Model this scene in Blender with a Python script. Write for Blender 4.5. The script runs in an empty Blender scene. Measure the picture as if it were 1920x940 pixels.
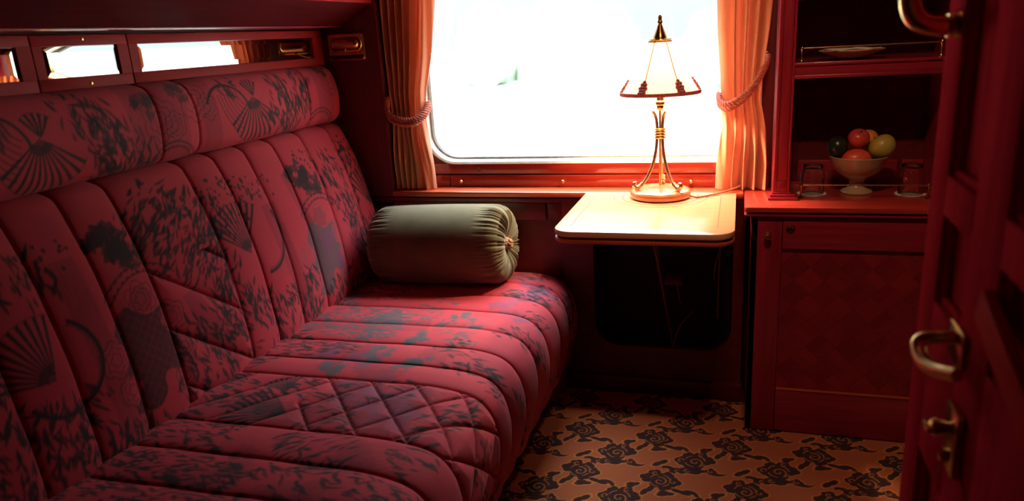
import bpy, bmesh, math, random
import numpy as np
from mathutils import Vector, Matrix
random.seed(7)
rng = np.random.default_rng(11)
PI = math.pi
S = bpy.context.scene
COL = S.collection

# ------------------------------------------------------------------ camera, light, exposure
cam_d = bpy.data.cameras.new('camera')
cam = bpy.data.objects.new('camera', cam_d)
COL.objects.link(cam)
a, b, c = -0.308346, 0.282832, -0.0597996
Rz = Matrix(((math.cos(a), -math.sin(a), 0), (math.sin(a), math.cos(a), 0), (0, 0, 1)))
B_ = Matrix(((1, 0, 0), (0, 0, -1), (0, 1, 0)))
Rx = Matrix(((1, 0, 0), (0, math.cos(b), -math.sin(b)), (0, math.sin(b), math.cos(b))))
Rr = Matrix(((math.cos(c), -math.sin(c), 0), (math.sin(c), math.cos(c), 0), (0, 0, 1)))
R = Rr @ Rx @ B_ @ Rz
M = Matrix((R[0], -R[1], -R[2])).transposed().to_4x4()
M.translation = Vector((0, 0, 1.30))
cam.matrix_world = M
cam_d.sensor_width = 36.0
cam_d.lens = 36.0 * 1376.228 / 1920.0
cam_d.clip_start = 0.02
cam_d.dof.use_dof = True
cam_d.dof.focus_distance = 2.35
cam_d.dof.aperture_fstop = 3.2
S.camera = cam

S.view_settings.view_transform = 'Standard'
S.view_settings.look = 'None'
S.view_settings.gamma = 1.0
S.view_settings.use_curve_mapping = False
S.view_settings.exposure = 0.0

SKY = 38.0            # overcast daylight: bright overhead, dimmer towards the wooded horizon
LAMP = 44.0           # bulb of the table lamp (W)
CEIL = 26.0           # ceiling spotlights of the compartment (W, three together)
WARM = (1.0, 0.68, 0.38)

w = bpy.data.worlds.new('sky')
S.world = w
w.use_nodes = True
nt = w.node_tree
bg = nt.nodes['Background']
tc = nt.nodes.new('ShaderNodeTexCoord')
sp = nt.nodes.new('ShaderNodeSeparateXYZ')
rp = nt.nodes.new('ShaderNodeValToRGB')
nt.links.new(tc.outputs['Generated'], sp.inputs[0])
nt.links.new(sp.outputs['Z'], rp.inputs[0])
el = rp.color_ramp.elements
el[0].position, el[1].position = 0.0, 0.93
for k, (p_, v_) in enumerate(((0.0, 0.0285), (0.42, 0.045), (0.72, 0.50), (0.93, 1.0))):
    e_ = el[0] if k == 0 else (el[len(el) - 1] if k == 3 else el.new(p_))
    e_.color = (v_ * 0.93, v_ * 0.985, v_, 1)
nt.links.new(rp.outputs[0], bg.inputs[0])
bg.inputs[1].default_value = SKY

pl_d = bpy.data.lights.new('window_portal', 'AREA')
pl_d.shape = 'RECTANGLE'
pl_d.size = 1.16
pl_d.size_y = 0.90
pl_d.cycles.is_portal = True
pl = bpy.data.objects.new('window_portal', pl_d)
pl.location = (-0.54, 2.69, 1.30)
pl.rotation_euler = (-PI / 2, 0, 0)      # faces into the room (-y)
COL.objects.link(pl)


# ------------------------------------------------------------------ materials
def new_mat(name):
    m = bpy.data.materials.new(name)
    m.use_nodes = True
    t = m.node_tree
    return m, t, t.nodes['Principled BSDF']


def lnk(t, o, i):
    t.links.new(o, i)


def obj_coord(t, scale=(1, 1, 1), rot=(0, 0, 0)):
    c_ = t.nodes.new('ShaderNodeTexCoord')
    mp = t.nodes.new('ShaderNodeMapping')
    mp.inputs['Scale'].default_value = scale
    mp.inputs['Rotation'].default_value = rot
    lnk(t, c_.outputs['Object'], mp.inputs[0])
    return mp.outputs[0]


def noise(t, vec, scale, detail=4, rough=0.6):
    n = t.nodes.new('ShaderNodeTexNoise')
    n.inputs['Scale'].default_value = scale
    n.inputs['Detail'].default_value = detail
    n.inputs['Roughness'].default_value = rough
    if vec is not None:
        lnk(t, vec, n.inputs['Vector'])
    return n.outputs['Fac']


def ramp(t, fac, stops):
    r = t.nodes.new('ShaderNodeValToRGB')
    e = r.color_ramp.elements
    e[0].position, e[1].position = stops[0][0], stops[-1][0]
    e[0].color, e[1].color = (*stops[0][1], 1), (*stops[-1][1], 1)
    for p, col in stops[1:-1]:
        e.new(p).color = (*col, 1)
    lnk(t, fac, r.inputs[0])
    return r.outputs[0]


def bump(t, bsdf, h, strength=0.2, dist=0.002):
    bn = t.nodes.new('ShaderNodeBump')
    bn.inputs['Strength'].default_value = strength
    bn.inputs['Distance'].default_value = dist
    lnk(t, h, bn.inputs['Height'])
    lnk(t, bn.outputs[0], bsdf.inputs['Normal'])


def wood(name, base, dark, axis='z', rough=0.32, coat=0.25, scale=1.0, ior=1.5):
    m, t, p = new_mat(name)
    s = {'x': (1.6, 22, 22), 'y': (22, 1.6, 22), 'z': (22, 22, 1.6)}[axis]
    v = obj_coord(t, tuple(q * scale for q in s))
    n1 = noise(t, v, 2.2, 6, 0.62)
    col = ramp(t, n1, [(0.28, dark), (0.72, base)])
    lnk(t, col, p.inputs['Base Color'])
    p.inputs['Roughness'].default_value = rough
    p.inputs['Coat Weight'].default_value = coat
    p.inputs['Coat Roughness'].default_value = 0.12
    p.inputs['IOR'].default_value = ior
    bump(t, p, n1, 0.05, 0.001)
    return m


def plain(name, col, rough=0.5, metal=0.0, nscale=40, var=0.15, coat=0.0, bstr=0.0):
    m, t, p = new_mat(name)
    v = obj_coord(t)
    n1 = noise(t, v, nscale, 4)
    d = tuple(q * (1 - var) for q in col)
    u = tuple(min(1, q * (1 + var)) for q in col)
    lnk(t, ramp(t, n1, [(0.3, d), (0.7, u)]), p.inputs['Base Color'])
    p.inputs['Roughness'].default_value = rough
    p.inputs['Metallic'].default_value = metal
    p.inputs['Coat Weight'].default_value = coat
    if bstr:
        bump(t, p, n1, bstr, 0.002)
    return m


def painted(name, rough=0.85, weave=900, var=0.25, sheen=0.2, bstr=0.25):
    """surface whose own pattern is held in the colour attribute 'Col'"""
    m, t, p = new_mat(name)
    at = t.nodes.new('ShaderNodeAttribute')
    at.attribute_name = 'Col'
    v = obj_coord(t)
    n1 = noise(t, v, weave, 2)
    n2 = noise(t, v, 55, 3)
    mx = t.nodes.new('ShaderNodeMix')
    mx.data_type = 'RGBA'
    mx.blend_type = 'MULTIPLY'
    mx.inputs[0].default_value = 1.0
    r1 = ramp(t, n1, [(0.25, (1 - var,) * 3), (0.75, (1 + var,) * 3)])
    lnk(t, at.outputs['Color'], mx.inputs[6])
    lnk(t, r1, mx.inputs[7])
    lnk(t, mx.outputs[2], p.inputs['Base Color'])
    p.inputs['Roughness'].default_value = rough
    p.inputs['Sheen Weight'].default_value = sheen
    p.inputs['Specular IOR Level'].default_value = 0.25
    ad = t.nodes.new('ShaderNodeMath')
    ad.operation = 'ADD'
    lnk(t, n1, ad.inputs[0])
    lnk(t, n2, ad.inputs[1])
    bump(t, p, ad.outputs[0], bstr, 0.0015)
    return m


MAHOG = (0.42, 0.021, 0.046)
MAHOD = (0.23, 0.010, 0.022)
M_wz = wood('mahogany upright', MAHOG, MAHOD, 'z')
M_wx = wood('mahogany crosswise', MAHOG, MAHOD, 'x')
M_wy = wood('mahogany lengthwise', MAHOG, MAHOD, 'y')
M_dark = wood('dark mahogany', (0.15, 0.009, 0.011), (0.08, 0.005, 0.006), 'z', 0.45, 0.1)
M_darky = wood('dark mahogany lengthwise', (0.10, 0.007, 0.009), (0.055, 0.004, 0.005), 'y', 0.45, 0.0, 1.0, 1.15)
M_work = wood('worktop wood', (0.56, 0.055, 0.035), (0.42, 0.032, 0.024), 'x', 0.28, 0.3)
M_darkx = wood('dark mahogany crosswise', (0.15, 0.009, 0.011), (0.08, 0.005, 0.006), 'x', 0.45, 0.1)
M_table = wood('honey red table veneer', (0.85, 0.46, 0.24), (0.74, 0.36, 0.17), 'x', 0.28, 0.35)
M_sill = wood('polished sill wood', (0.62, 0.11, 0.045), (0.48, 0.065, 0.028), 'x', 0.3, 0.3)
M_band = wood('reddish satin wood', (0.36, 0.030, 0.030), (0.26, 0.018, 0.018), 'y', 0.45, 0.0, 1.0, 1.12)
M_line = plain('dark inlay line', (0.12, 0.02, 0.01), 0.5)
M_door = wood('satin door wood', (0.56, 0.026, 0.042), (0.36, 0.015, 0.024), 'z', 0.45, 0.0, 1.0, 1.0)
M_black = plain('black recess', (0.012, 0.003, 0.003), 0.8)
M_brass = plain('polished brass', (0.85, 0.54, 0.22), 0.26, 1.0, 30, 0.06)
M_brassd = plain('aged brass', (0.55, 0.30, 0.10), 0.24, 1.0, 30, 0.15)
M_copper = plain('copper brass lamp metal', (0.78, 0.45, 0.24), 0.32, 1.0, 30, 0.1)
M_steel = plain('dark wire', (0.25, 0.14, 0.10), 0.35, 0.8)
M_rubber = plain('grey window gasket', (0.42, 0.45, 0.46), 0.6)
M_alu = plain('pale window metal', (0.80, 0.74, 0.66), 0.35, 0.2)
M_cord = plain('brown lamp cord', (0.35, 0.13, 0.06), 0.5)
M_fabric = painted('chinoiserie upholstery', 0.8, 900, 0.22, 0.06, 0.3)
M_carpet = painted('patterned carpet', 0.95, 1100, 0.35, 0.3, 0.6)
M_parq = painted('parquetry veneer', 0.36, 120, 0.12, 0.0, 0.05)


def leaf_mat():
    m, t, p = new_mat('olive velvet')
    v = obj_coord(t)
    n1 = noise(t, v, 500, 2)
    n2 = noise(t, v, 14, 3)
    lnk(t, ramp(t, n2, [(0.3, (0.115, 0.092, 0.042)), (0.7, (0.155, 0.125, 0.062))]), p.inputs['Base Color'])
    p.inputs['Roughness'].default_value = 0.9
    p.inputs['Sheen Weight'].default_value = 0.5
    p.inputs['Sheen Roughness'].default_value = 0.4
    p.inputs['Specular IOR Level'].default_value = 0.2
    bump(t, p, n1, 0.25, 0.001)
    return m


M_velvet = leaf_mat()


def cloth_translucent(name, col, tcol, amt):
    m, t, p = new_mat(name)
    v = obj_coord(t)
    n1 = noise(t, v, 300, 2)
    lnk(t, ramp(t, n1, [(0.3, tuple(q * 0.9 for q in col)), (0.7, col)]), p.inputs['Base Color'])
    p.inputs['Roughness'].default_value = 0.7
    p.inputs['Sheen Weight'].default_value = 0.3
    tr = t.nodes.new('ShaderNodeBsdfTranslucent')
    tr.inputs[0].default_value = (*tcol, 1)
    mx = t.nodes.new('ShaderNodeMixShader')
    mx.inputs[0].default_value = amt
    out = t.nodes['Material Output']
    lnk(t, p.outputs[0], mx.inputs[1])
    lnk(t, tr.outputs[0], mx.inputs[2])
    lnk(t, mx.outputs[0], out.inputs[0])
    bump(t, p, n1, 0.15, 0.001)
    return m


M_curtain = cloth_translucent('apricot silk', (0.86, 0.39, 0.22), (0.90, 0.42, 0.26), 0.30)
M_shade = cloth_translucent('cream lamp shade glass', (0.95, 0.88, 0.74), (1.0, 0.93, 0.80), 0.5)
M_rope = plain('terracotta rope', (0.52, 0.13, 0.085), 0.75, 0, 200, 0.3)
M_trim = plain('dusty red beaded trim', (0.55, 0.13, 0.11), 0.7, 0, 300, 0.3)


def glass_mat(name, tint=(1, 1, 1), refl=0.08, rough=0.0):
    m, t, p = new_mat(name)
    tr = t.nodes.new('ShaderNodeBsdfTransparent')
    tr.inputs[0].default_value = (*tint, 1)
    gl = t.nodes.new('ShaderNodeBsdfGlossy')
    gl.inputs['Roughness'].default_value = rough
    fr = t.nodes.new('ShaderNodeFresnel')
    fr.inputs[0].default_value = 1.5
    mx = t.nodes.new('ShaderNodeMixShader')
    mu = t.nodes.new('ShaderNodeMath')
    mu.operation = 'MULTIPLY'
    mu.inputs[1].default_value = refl
    ge = t.nodes.new('ShaderNodeNewGeometry')          # reflect on the outer faces only
    inv = t.nodes.new('ShaderNodeMath')
    inv.operation = 'SUBTRACT'
    inv.inputs[0].default_value = 1.0
    lnk(t, ge.outputs['Backfacing'], inv.inputs[1])
    mf = t.nodes.new('ShaderNodeMath')
    mf.operation = 'MULTIPLY'
    lnk(t, fr.outputs[0], mf.inputs[0])
    lnk(t, inv.outputs[0], mf.inputs[1])
    lnk(t, mf.outputs[0], mu.inputs[0])
    lnk(t, mu.outputs[0], mx.inputs[0])
    lnk(t, tr.outputs[0], mx.inputs[1])
    lnk(t, gl.outputs[0], mx.inputs[2])
    lnk(t, mx.outputs[0], t.nodes['Material Output'].inputs[0])
    return m


M_pane = glass_mat('window glass', (0.97, 1.0, 1.0), 1.0)


def tumbler_mat():
    m, t, p = new_mat('clear tumbler glass')
    p.inputs['Base Color'].default_value = (0.97, 0.98, 0.96, 1)
    p.inputs['Transmission Weight'].default_value = 1.0
    p.inputs['Roughness'].default_value = 0.0
    p.inputs['IOR'].default_value = 1.5
    return m


M_glass = tumbler_mat()


def mirror_mat():
    m, t, p = new_mat('bevelled mirror')
    p.inputs['Base Color'].default_value = (0.72, 0.78, 0.76, 1)
    p.inputs['Metallic'].default_value = 1.0
    p.inputs['Roughness'].default_value = 0.015
    return m


M_mirror = mirror_mat()


def emit_mat(name, col, st):
    m, t, p = new_mat(name)
    p.inputs['Base Color'].default_value = (*col, 1)
    p.inputs['Emission Color'].default_value = (*col, 1)
    p.inputs['Emission Strength'].default_value = st
    return m


# ------------------------------------------------------------------ mesh helpers
class MB:
    def __init__(self):
        self.v = []
        self.f = []

    def add(self, vs, fs):
        o = len(self.v)
        self.v.extend([tuple(q) for q in vs])
        self.f.extend([tuple(i + o for i in f) for f in fs])
        return self

    def from_bm(self, bm):
        bm.verts.ensure_lookup_table()
        for i, q in enumerate(bm.verts):
            q.index = i
        self.add([q.co[:] for q in bm.verts], [[q.index for q in f.verts] for f in bm.faces])
        bm.free()
        return self

    def box(self, x0, x1, y0, y1, z0, z1, bev=0.0, seg=2, rot=None):
        bm = bmesh.new()
        bmesh.ops.create_cube(bm, size=1.0)
        cx, cy, cz = (x0 + x1) / 2, (y0 + y1) / 2, (z0 + z1) / 2
        for q in bm.verts:
            q.co = Vector((q.co.x * abs(x1 - x0), q.co.y * abs(y1 - y0), q.co.z * abs(z1 - z0)))
        if bev > 0:
            bmesh.ops.bevel(bm, geom=list(bm.edges), offset=bev, segments=seg, profile=0.5, affect='EDGES')
        for q in bm.verts:
            co = q.co
            if rot is not None:
                co = rot @ co
            q.co = co + Vector((cx, cy, cz))
        return self.from_bm(bm)

    def prism(self, pts, z0, z1, bev=0.0, seg=2):
        """outline in x,y extruded along z"""
        bm = bmesh.new()
        vs = [bm.verts.new((p[0], p[1], z0)) for p in pts]
        f = bm.faces.new(vs)
        r = bmesh.ops.extrude_face_region(bm, geom=[f])
        for q in r['geom']:
            if isinstance(q, bmesh.types.BMVert):
                q.co.z = z1
        bmesh.ops.recalc_face_normals(bm, faces=list(bm.faces))
        if bev > 0:
            es = [e for e in bm.edges if abs(e.verts[0].co.z - e.verts[1].co.z) < 1e-6]
            bmesh.ops.bevel(bm, geom=es, offset=bev, segments=seg, profile=0.5, affect='EDGES')
        return self.from_bm(bm)

    def grid(self, P, close_u=False, close_v=False):
        """P array (n,m,3)"""
        n, m = P.shape[:2]
        o = len(self.v)
        self.v.extend(map(tuple, P.reshape(-1, 3).tolist()))
        for i in range(n if close_u else n - 1):
            i2 = (i + 1) % n
            for j in range(m if close_v else m - 1):
                j2 = (j + 1) % m
                self.f.append((o + i * m + j, o + i2 * m + j, o + i2 * m + j2, o + i * m + j2))
        return self

    def lathe(self, prof, org=(0, 0, 0), segs=48, axis='z', flute=None):
        """prof: list of (r, h); closed round the axis, capped by r = 0 ends"""
        th = np.linspace(0, 2 * PI, segs, endpoint=False)
        P = np.zeros((len(prof), segs, 3))
        for i, (r, h_) in enumerate(prof):
            rr = r if flute is None else r * flute(th, i)
            ca, sa = rr * np.cos(th), rr * np.sin(th)
            if axis == 'z':
                P[i, :, 0], P[i, :, 1], P[i, :, 2] = ca, sa, h_
            elif axis == 'x':
                P[i, :, 0], P[i, :, 1], P[i, :, 2] = h_, ca, sa
            else:
                P[i, :, 0], P[i, :, 1], P[i, :, 2] = sa, h_, ca
        P += np.array(org)
        return self.grid(P, close_v=True)

    def tube(self, path, r, segs=12, caps=True, sub=1):
        pts = [Vector(p) for p in path]
        if sub > 1:
            pts = smooth_path(pts, sub)
        n = len(pts)
        rad = r if hasattr(r, '__len__') else [r] * n
        if hasattr(r, '__len__') and len(rad) != n:
            rad = list(np.interp(np.linspace(0, 1, n), np.linspace(0, 1, len(r)), r))
        up = None
        P = np.zeros((n, segs, 3))
        for i in range(n):
            d = (pts[min(i + 1, n - 1)] - pts[max(i - 1, 0)]).normalized()
            if up is None:
                up = d.orthogonal().normalized()
            up = (up - d * up.dot(d)).normalized()
            s_ = d.cross(up)
            for k in range(segs):
                t_ = 2 * PI * k / segs
                P[i, k] = pts[i] + (up * math.cos(t_) + s_ * math.sin(t_)) * rad[i]
        o = len(self.v)
        self.grid(P, close_v=True)
        if caps:
            self.f.append(tuple(o + k for k in range(segs))[::-1])
            self.f.append(tuple(o + (n - 1) * segs + k for k in range(segs)))
        return self

    def ball(self, cen, r, scale=(1, 1, 1), seg=20):
        th = np.linspace(0.001, PI - 0.001, seg // 2 + 1)
        prof = [(math.sin(t_), -math.cos(t_)) for t_ in th]
        o = len(self.v)
        self.lathe(prof, (0, 0, 0), seg)
        for i in range(o, len(self.v)):
            x, y, z = self.v[i]
            self.v[i] = (cen[0] + x * r * scale[0], cen[1] + y * r * scale[1], cen[2] + z * r * scale[2])
        return self

    def build(self, name, mat, parent=None, smooth=40, cols=None, fixn=True, solid=0):
        me = bpy.data.meshes.new(name)
        V = np.array(self.v, dtype=float)
        if parent is not None:
            V = V - np.array(origin_of(parent))
        me.from_pydata(V.tolist(), [], self.f)
        if fixn:
            bm = bmesh.new()
            bm.from_mesh(me)
            bmesh.ops.recalc_face_normals(bm, faces=list(bm.faces))
            bm.to_mesh(me)
            bm.free()
        if smooth:
            me.polygons.foreach_set('use_smooth', [True] * len(me.polygons))
            me.set_sharp_from_angle(angle=math.radians(smooth))
        if cols is not None:
            at = me.color_attributes.new('Col', 'FLOAT_COLOR', 'POINT')
            C4 = np.ones((len(self.v), 4), dtype=np.float32)
            C4[:, :3] = cols
            at.data.foreach_set('color', C4.ravel())
        me.materials.append(mat)
        o = bpy.data.objects.new(name, me)
        COL.objects.link(o)
        if parent is not None:
            o.parent = parent
        if solid:
            md = o.modifiers.new('thickness', 'SOLIDIFY')
            md.thickness = solid
            md.offset = 0
        return o


def origin_of(o):
    p = Vector((0, 0, 0))
    while o is not None:
        p += o.location
        o = o.parent
    return p


def smooth_path(pts, sub):
    out = []
    n = len(pts)
    for i in range(n - 1):
        p0 = pts[max(i - 1, 0)]
        p1, p2 = pts[i], pts[i + 1]
        p3 = pts[min(i + 2, n - 1)]
        for k in range(sub):
            t_ = k / sub
            out.append(0.5 * ((2 * p1) + (p2 - p0) * t_ + (2 * p0 - 5 * p1 + 4 * p2 - p3) * t_ * t_
                              + (3 * p1 - p0 - 3 * p2 + p3) * t_ ** 3))
    out.append(pts[-1])
    return out


def thing(name, label, cat, loc, group=None):
    o = bpy.data.objects.new(name, None)
    o.empty_display_size = 0.05
    COL.objects.link(o)
    o.location = loc
    o['label'] = label
    o['category'] = cat
    if group:
        o['group'] = group
    return o


def tag(o, label, cat, group=None):
    o['label'] = label
    o['category'] = cat
    if group:
        o['group'] = group
    return o


def struct(mb, name, mat, **kw):
    o = mb.build(name, mat, **kw)
    o['kind'] = 'structure'
    return o


def rrect(x0, x1, y0, y1, r, n=8, corners=(1, 1, 1, 1)):
    """rounded rectangle outline, corners: lowleft, lowright, upright, upleft"""
    out = []
    cs = [(x0 + r, y0 + r, PI, corners[0], x0, y0), (x1 - r, y0 + r, 1.5 * PI, corners[1], x1, y0),
          (x1 - r, y1 - r, 0, corners[2], x1, y1), (x0 + r, y1 - r, 0.5 * PI, corners[3], x0, y1)]
    for cx, cy, a0, on, px, py in cs:
        if on:
            for k in range(n + 1):
                t_ = a0 + 0.5 * PI * k / n
                out.append((cx + r * math.cos(t_), cy + r * math.sin(t_)))
        else:
            out.append((px, py))
    return out


# ------------------------------------------------------------------ painting of woven patterns (numpy)
class Canvas:
    """colour field over (p,q); p = along the seat, q = across"""

    def __init__(self, p0, p1, q0, q1, n, m, base):
        self.p = np.linspace(p0, p1, n)
        self.q = np.linspace(q0, q1, m)
        self.dp = self.p[1] - self.p[0]
        self.dq = self.q[1] - self.q[0]
        self.s = max(self.dp, self.dq)
        self.c = np.zeros((n, m, 3), dtype=np.float32)
        self.c[:] = base

    def win(self, cp, cq, r):
        i0 = max(0, int((cp - r - self.p[0]) / self.dp))
        i1 = min(len(self.p), int((cp + r - self.p[0]) / self.dp) + 2)
        j0 = max(0, int((cq - r - self.q[0]) / self.dq))
        j1 = min(len(self.q), int((cq + r - self.q[0]) / self.dq) + 2)
        if i1 <= i0 or j1 <= j0:
            return None
        P, Q = np.meshgrid(self.p[i0:i1] - cp, self.q[j0:j1] - cq, indexing='ij')
        return (slice(i0, i1), slice(j0, j1)), P, Q

    def put(self, sl, dist, col, al=1.0):
        """dist < 0 inside (metres)"""
        k = np.clip(0.5 - dist / self.s, 0, 1)[..., None] * al
        self.c[sl] = self.c[sl] * (1 - k) + np.array(col, dtype=np.float32) * k

    def leaf(self, cp, cq, L, wd, ang, col, al=1.0, curve=0.0):
        g = self.win(cp, cq, L * 0.6)
        if g is None:
            return
        sl, P, Q = g
        a_ = P * math.cos(ang) + Q * math.sin(ang)
        b_ = -P * math.sin(ang) + Q * math.cos(ang)
        t_ = a_ / (L / 2)
        b_ = b_ - curve * L * (t_ ** 2 - 0.3)
        self.put(sl, np.where(np.abs(t_) > 1, 1.0, np.abs(b_) - wd * (1 - t_ ** 2) * (1 - 0.35 * t_)), col, al)

    def disc(self, cp, cq, r, col, al=1.0, sq=1.0, lob=0, la=0.15, ph=0):
        g = self.win(cp, cq, r * 1.4)
        if g is None:
            return
        sl, P, Q = g
        th = np.arctan2(Q, P)
        rr = np.hypot(P, Q * sq)
        lim = r * (1 + la * np.cos(lob * th + ph)) if lob else r
        self.put(sl, rr - lim, col, al)

    def ring(self, cp, cq, r, wd, col, a0=-9, a1=9, al=1.0, lob=0, la=0.1):
        g = self.win(cp, cq, r * 1.3 + wd)
        if g is None:
            return
        sl, P, Q = g
        th = np.arctan2(Q, P)
        rr = np.hypot(P, Q)
        lim = r * (1 + la * np.abs(np.sin(lob * th / 2))) if lob else r
        d = np.abs(rr - lim) - wd
        if a0 > -8:
            dm = (th - a0) % (2 * PI)
            d = np.where(dm < (a1 - a0), d, 1.0)
        self.put(sl, d, col, al)

    def fan(self, cp, cq, Rr_, a0, a1, n, col, dark):
        g = self.win(cp, cq, Rr_ * 1.1)
        if g is None:
            return
        sl, P, Q = g
        th = np.arctan2(Q, P)
        rr = np.hypot(P, Q)
        span = a1 - a0
        u = ((th - a0 + PI * 4) % (2 * PI)) / span
        inside = (u < 1) & (rr < Rr_) & (rr > Rr_ * 0.12)
        fr = np.abs((u * n) % 1 - 0.5)
        wdt = np.abs(fr) * span / n * rr
        self.put(sl, np.where(inside, wdt - 0.0012 - 0.0036 * (rr / Rr_), 1.0), col)
        self.put(sl, np.where((u < 1) & (rr < Rr_ * 0.45), np.hypot(P, Q) - Rr_ * 0.28, 1.0), col, 0.7)
        self.ring(cp, cq, Rr_, 0.0012, col, a0, a1, 0.7)

    def flower(self, cp, cq, r, col, fill=None):
        for rad in (1.0, 0.66, 0.36):
            if fill is not None and rad == 1.0:
                self.disc(cp, cq, r * 0.95, fill, 0.8, 1.0, 6, 0.12)
            self.ring(cp, cq, r * rad, 0.0011, col, lob=6 if rad > 0.5 else 5, la=0.28)

    def strip(self, p0, q0, p1, q1, wd, col, al=0.5, bend=0.0):
        L = math.hypot(p1 - p0, q1 - q0)
        g = self.win((p0 + p1) / 2, (q0 + q1) / 2, L * 0.6)
        if g is None:
            return
        sl, P, Q = g
        ang = math.atan2(q1 - q0, p1 - p0)
        a_ = P * math.cos(ang) + Q * math.sin(ang)
        b_ = -P * math.sin(ang) + Q * math.cos(ang)
        b_ = b_ - bend * np.sin(a_ / L * PI)
        d = np.maximum(np.abs(b_) - wd, np.abs(a_) - L / 2)
        self.put(sl, d, col, al)
        for k in (-0.7, -0.35, 0, 0.35, 0.7):
            self.put(sl, np.maximum(np.abs(b_ - k * wd) - 0.0006, np.abs(a_) - L / 2), tuple(q * 0.5 for q in col), 0.5)

    def basket(self, cp, cq, hp, hq, col, line):
        g = self.win(cp, cq, max(hp, hq) * 1.3)
        if g is None:
            return
        sl, P, Q = g
        wob = 0.018 * np.sin(P * 60) + 0.015 * np.sin(Q * 70)
        d = np.maximum(np.abs(P) - hp + wob, np.abs(Q) - hq * (1 - 0.3 * P / hp) + wob)
        self.put(sl, d, col, 0.85)
        g1 = np.abs(((P + Q) / 0.028) % 1 - 0.5) * 0.028
        g2 = np.abs(((P - Q) / 0.028) % 1 - 0.5) * 0.028
        self.put(sl, np.maximum(d, np.minimum(g1, g2) - 0.0010), line, 0.8)

    def blotch(self, cp, cq, r, col, al=0.8, n=14):
        for k in range(n):
            t_, u = random.uniform(0, 2 * PI), random.random() ** 0.6
            self.disc(cp + r * u * math.cos(t_), cq + r * u * math.sin(t_) * 0.8, r * random.uniform(0.2, 0.42), col, al,
                      1, random.randint(3, 7), 0.2, random.uniform(0, 6))

    def cluster(self, cp, cq, r, n, ang, col, spread=0.36, Lr=(0.018, 0.052)):
        for k in range(int(n * 1.15)):
            t_, u = random.uniform(0, 2 * PI), random.random() ** 0.7
            self.leaf(cp + 1.2 * r * u * math.cos(t_), cq + 1.2 * r * u * math.sin(t_), random.uniform(*Lr),
                      random.uniform(0.0024, 0.0050), ang + random.gauss(0, spread), col,
                      random.uniform(0.75, 1), random.uniform(-0.12, 0.12))

    def dots(self, cp, cq, r, n, col):
        for k in range(n):
            self.disc(cp + random.uniform(-r, r), cq + random.uniform(-r, r) * 0.6, random.uniform(0.0025, 0.006), col, 0.9)

    def bridge(self, cp, cq, r, col, a0, a1):
        self.ring(cp, cq, r, 0.0016, col, a0, a1)
        self.ring(cp, cq, r * 0.86, 0.0016, col, a0, a1)
        g = self.win(cp, cq, r * 1.1)
        if g is None:
            return
        sl, P, Q = g
        th = np.arctan2(Q, P)
        rr = np.hypot(P, Q)
        dm = (th - a0) % (2 * PI)
        z = 0.93 * r + 0.05 * r * np.sign(np.sin(th * 40))
        self.put(sl, np.where(dm < (a1 - a0), np.abs(rr - z) - 0.0018, 1.0), col)


RED = (0.52, 0.040, 0.062)
DRK = (0.038, 0.020, 0.024)
TEAL = (0.085, 0.085, 0.10)
PURP = (0.20, 0.055, 0.115)
DUSK = (0.34, 0.030, 0.048)


# ------------------------------------------------------------------ room shell
XL = -1.50
struct(MB().box(-1.7, 1.3, -1.2, 2.75, -0.06, -0.004), 'floor', M_dark)
struct(MB().box(-1.7, 1.3, -1.2, 2.75, 2.20, 2.26), 'ceiling', M_darky)
struct(MB().box(-1.56, XL, -1.2, 2.75, -0.004, 2.20), 'wall_left', M_darky)
struct(MB().box(0.95, 1.01, -1.2, 2.75, -0.004, 2.20), 'wall_right', M_darky)
struct(MB().box(-1.56, 1.01, -1.26, -1.2, -0.004, 2.20), 'wall_front', M_darkx)

# window opening outline (x,z) and the wall around it
WX0, WX1, WZ0, WZ1, WR = -1.125, 0.045, 0.868, 1.74, 0.10


def holed_wall(mb, X0, X1, Z0, Z1, y0, y1, hole, nrm=1):
    """flat wall between y0 (room side) and y1 with a rounded hole (x,z list)"""
    pts = hole
    n = len(pts)
    cx = sum(p[0] for p in pts) / n
    cz = sum(p[1] for p in pts) / n
    outer = []
    for (x, z) in pts:
        dx, dz = x - cx, z - cz
        k = 1e9
        if dx > 1e-6: k = min(k, (X1 - cx) / dx)
        if dx < -1e-6: k = min(k, (X0 - cx) / dx)
        if dz > 1e-6: k = min(k, (Z1 - cz) / dz)
        if dz < -1e-6: k = min(k, (Z0 - cz) / dz)
        outer.append((cx + dx * k, cz + dz * k))
    # insert true corners
    ring_in, ring_out = [], []
    cor = [(X0, Z0), (X1, Z0), (X1, Z1), (X0, Z1)]
    for i in range(n):
        ring_in.append(pts[i]); ring_out.append(outer[i])
        a_, b_ = outer[i], outer[(i + 1) % n]
        for q in cor:
            on1 = (abs(a_[0] - q[0]) < 1e-6) != (abs(a_[1] - q[1]) < 1e-6)
            on2 = (abs(b_[0] - q[0]) < 1e-6) != (abs(b_[1] - q[1]) < 1e-6)
            if on1 and on2 and (abs(a_[0] - q[0]) < 1e-6) != (abs(b_[0] - q[0]) < 1e-6) \
                    and math.hypot(a_[0] - q[0], a_[1] - q[1]) + math.hypot(b_[0] - q[0], b_[1] - q[1]) < 2.5:
                ring_in.append(((pts[i][0] + pts[(i + 1) % n][0]) / 2, (pts[i][1] + pts[(i + 1) % n][1]) / 2))
                ring_out.append(q)
    m_ = len(ring_in)
    P = np.zeros((4, m_, 3))
    for k in range(m_):
        P[0, k] = (ring_out[k][0], y0, ring_out[k][1])
        P[1, k] = (ring_in[k][0], y0, ring_in[k][1])
        P[2, k] = (ring_in[k][0], y1, ring_in[k][1])
        P[3, k] = (ring_out[k][0], y1, ring_out[k][1])
    mb.grid(P, close_u=True, close_v=True)
    return mb


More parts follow.
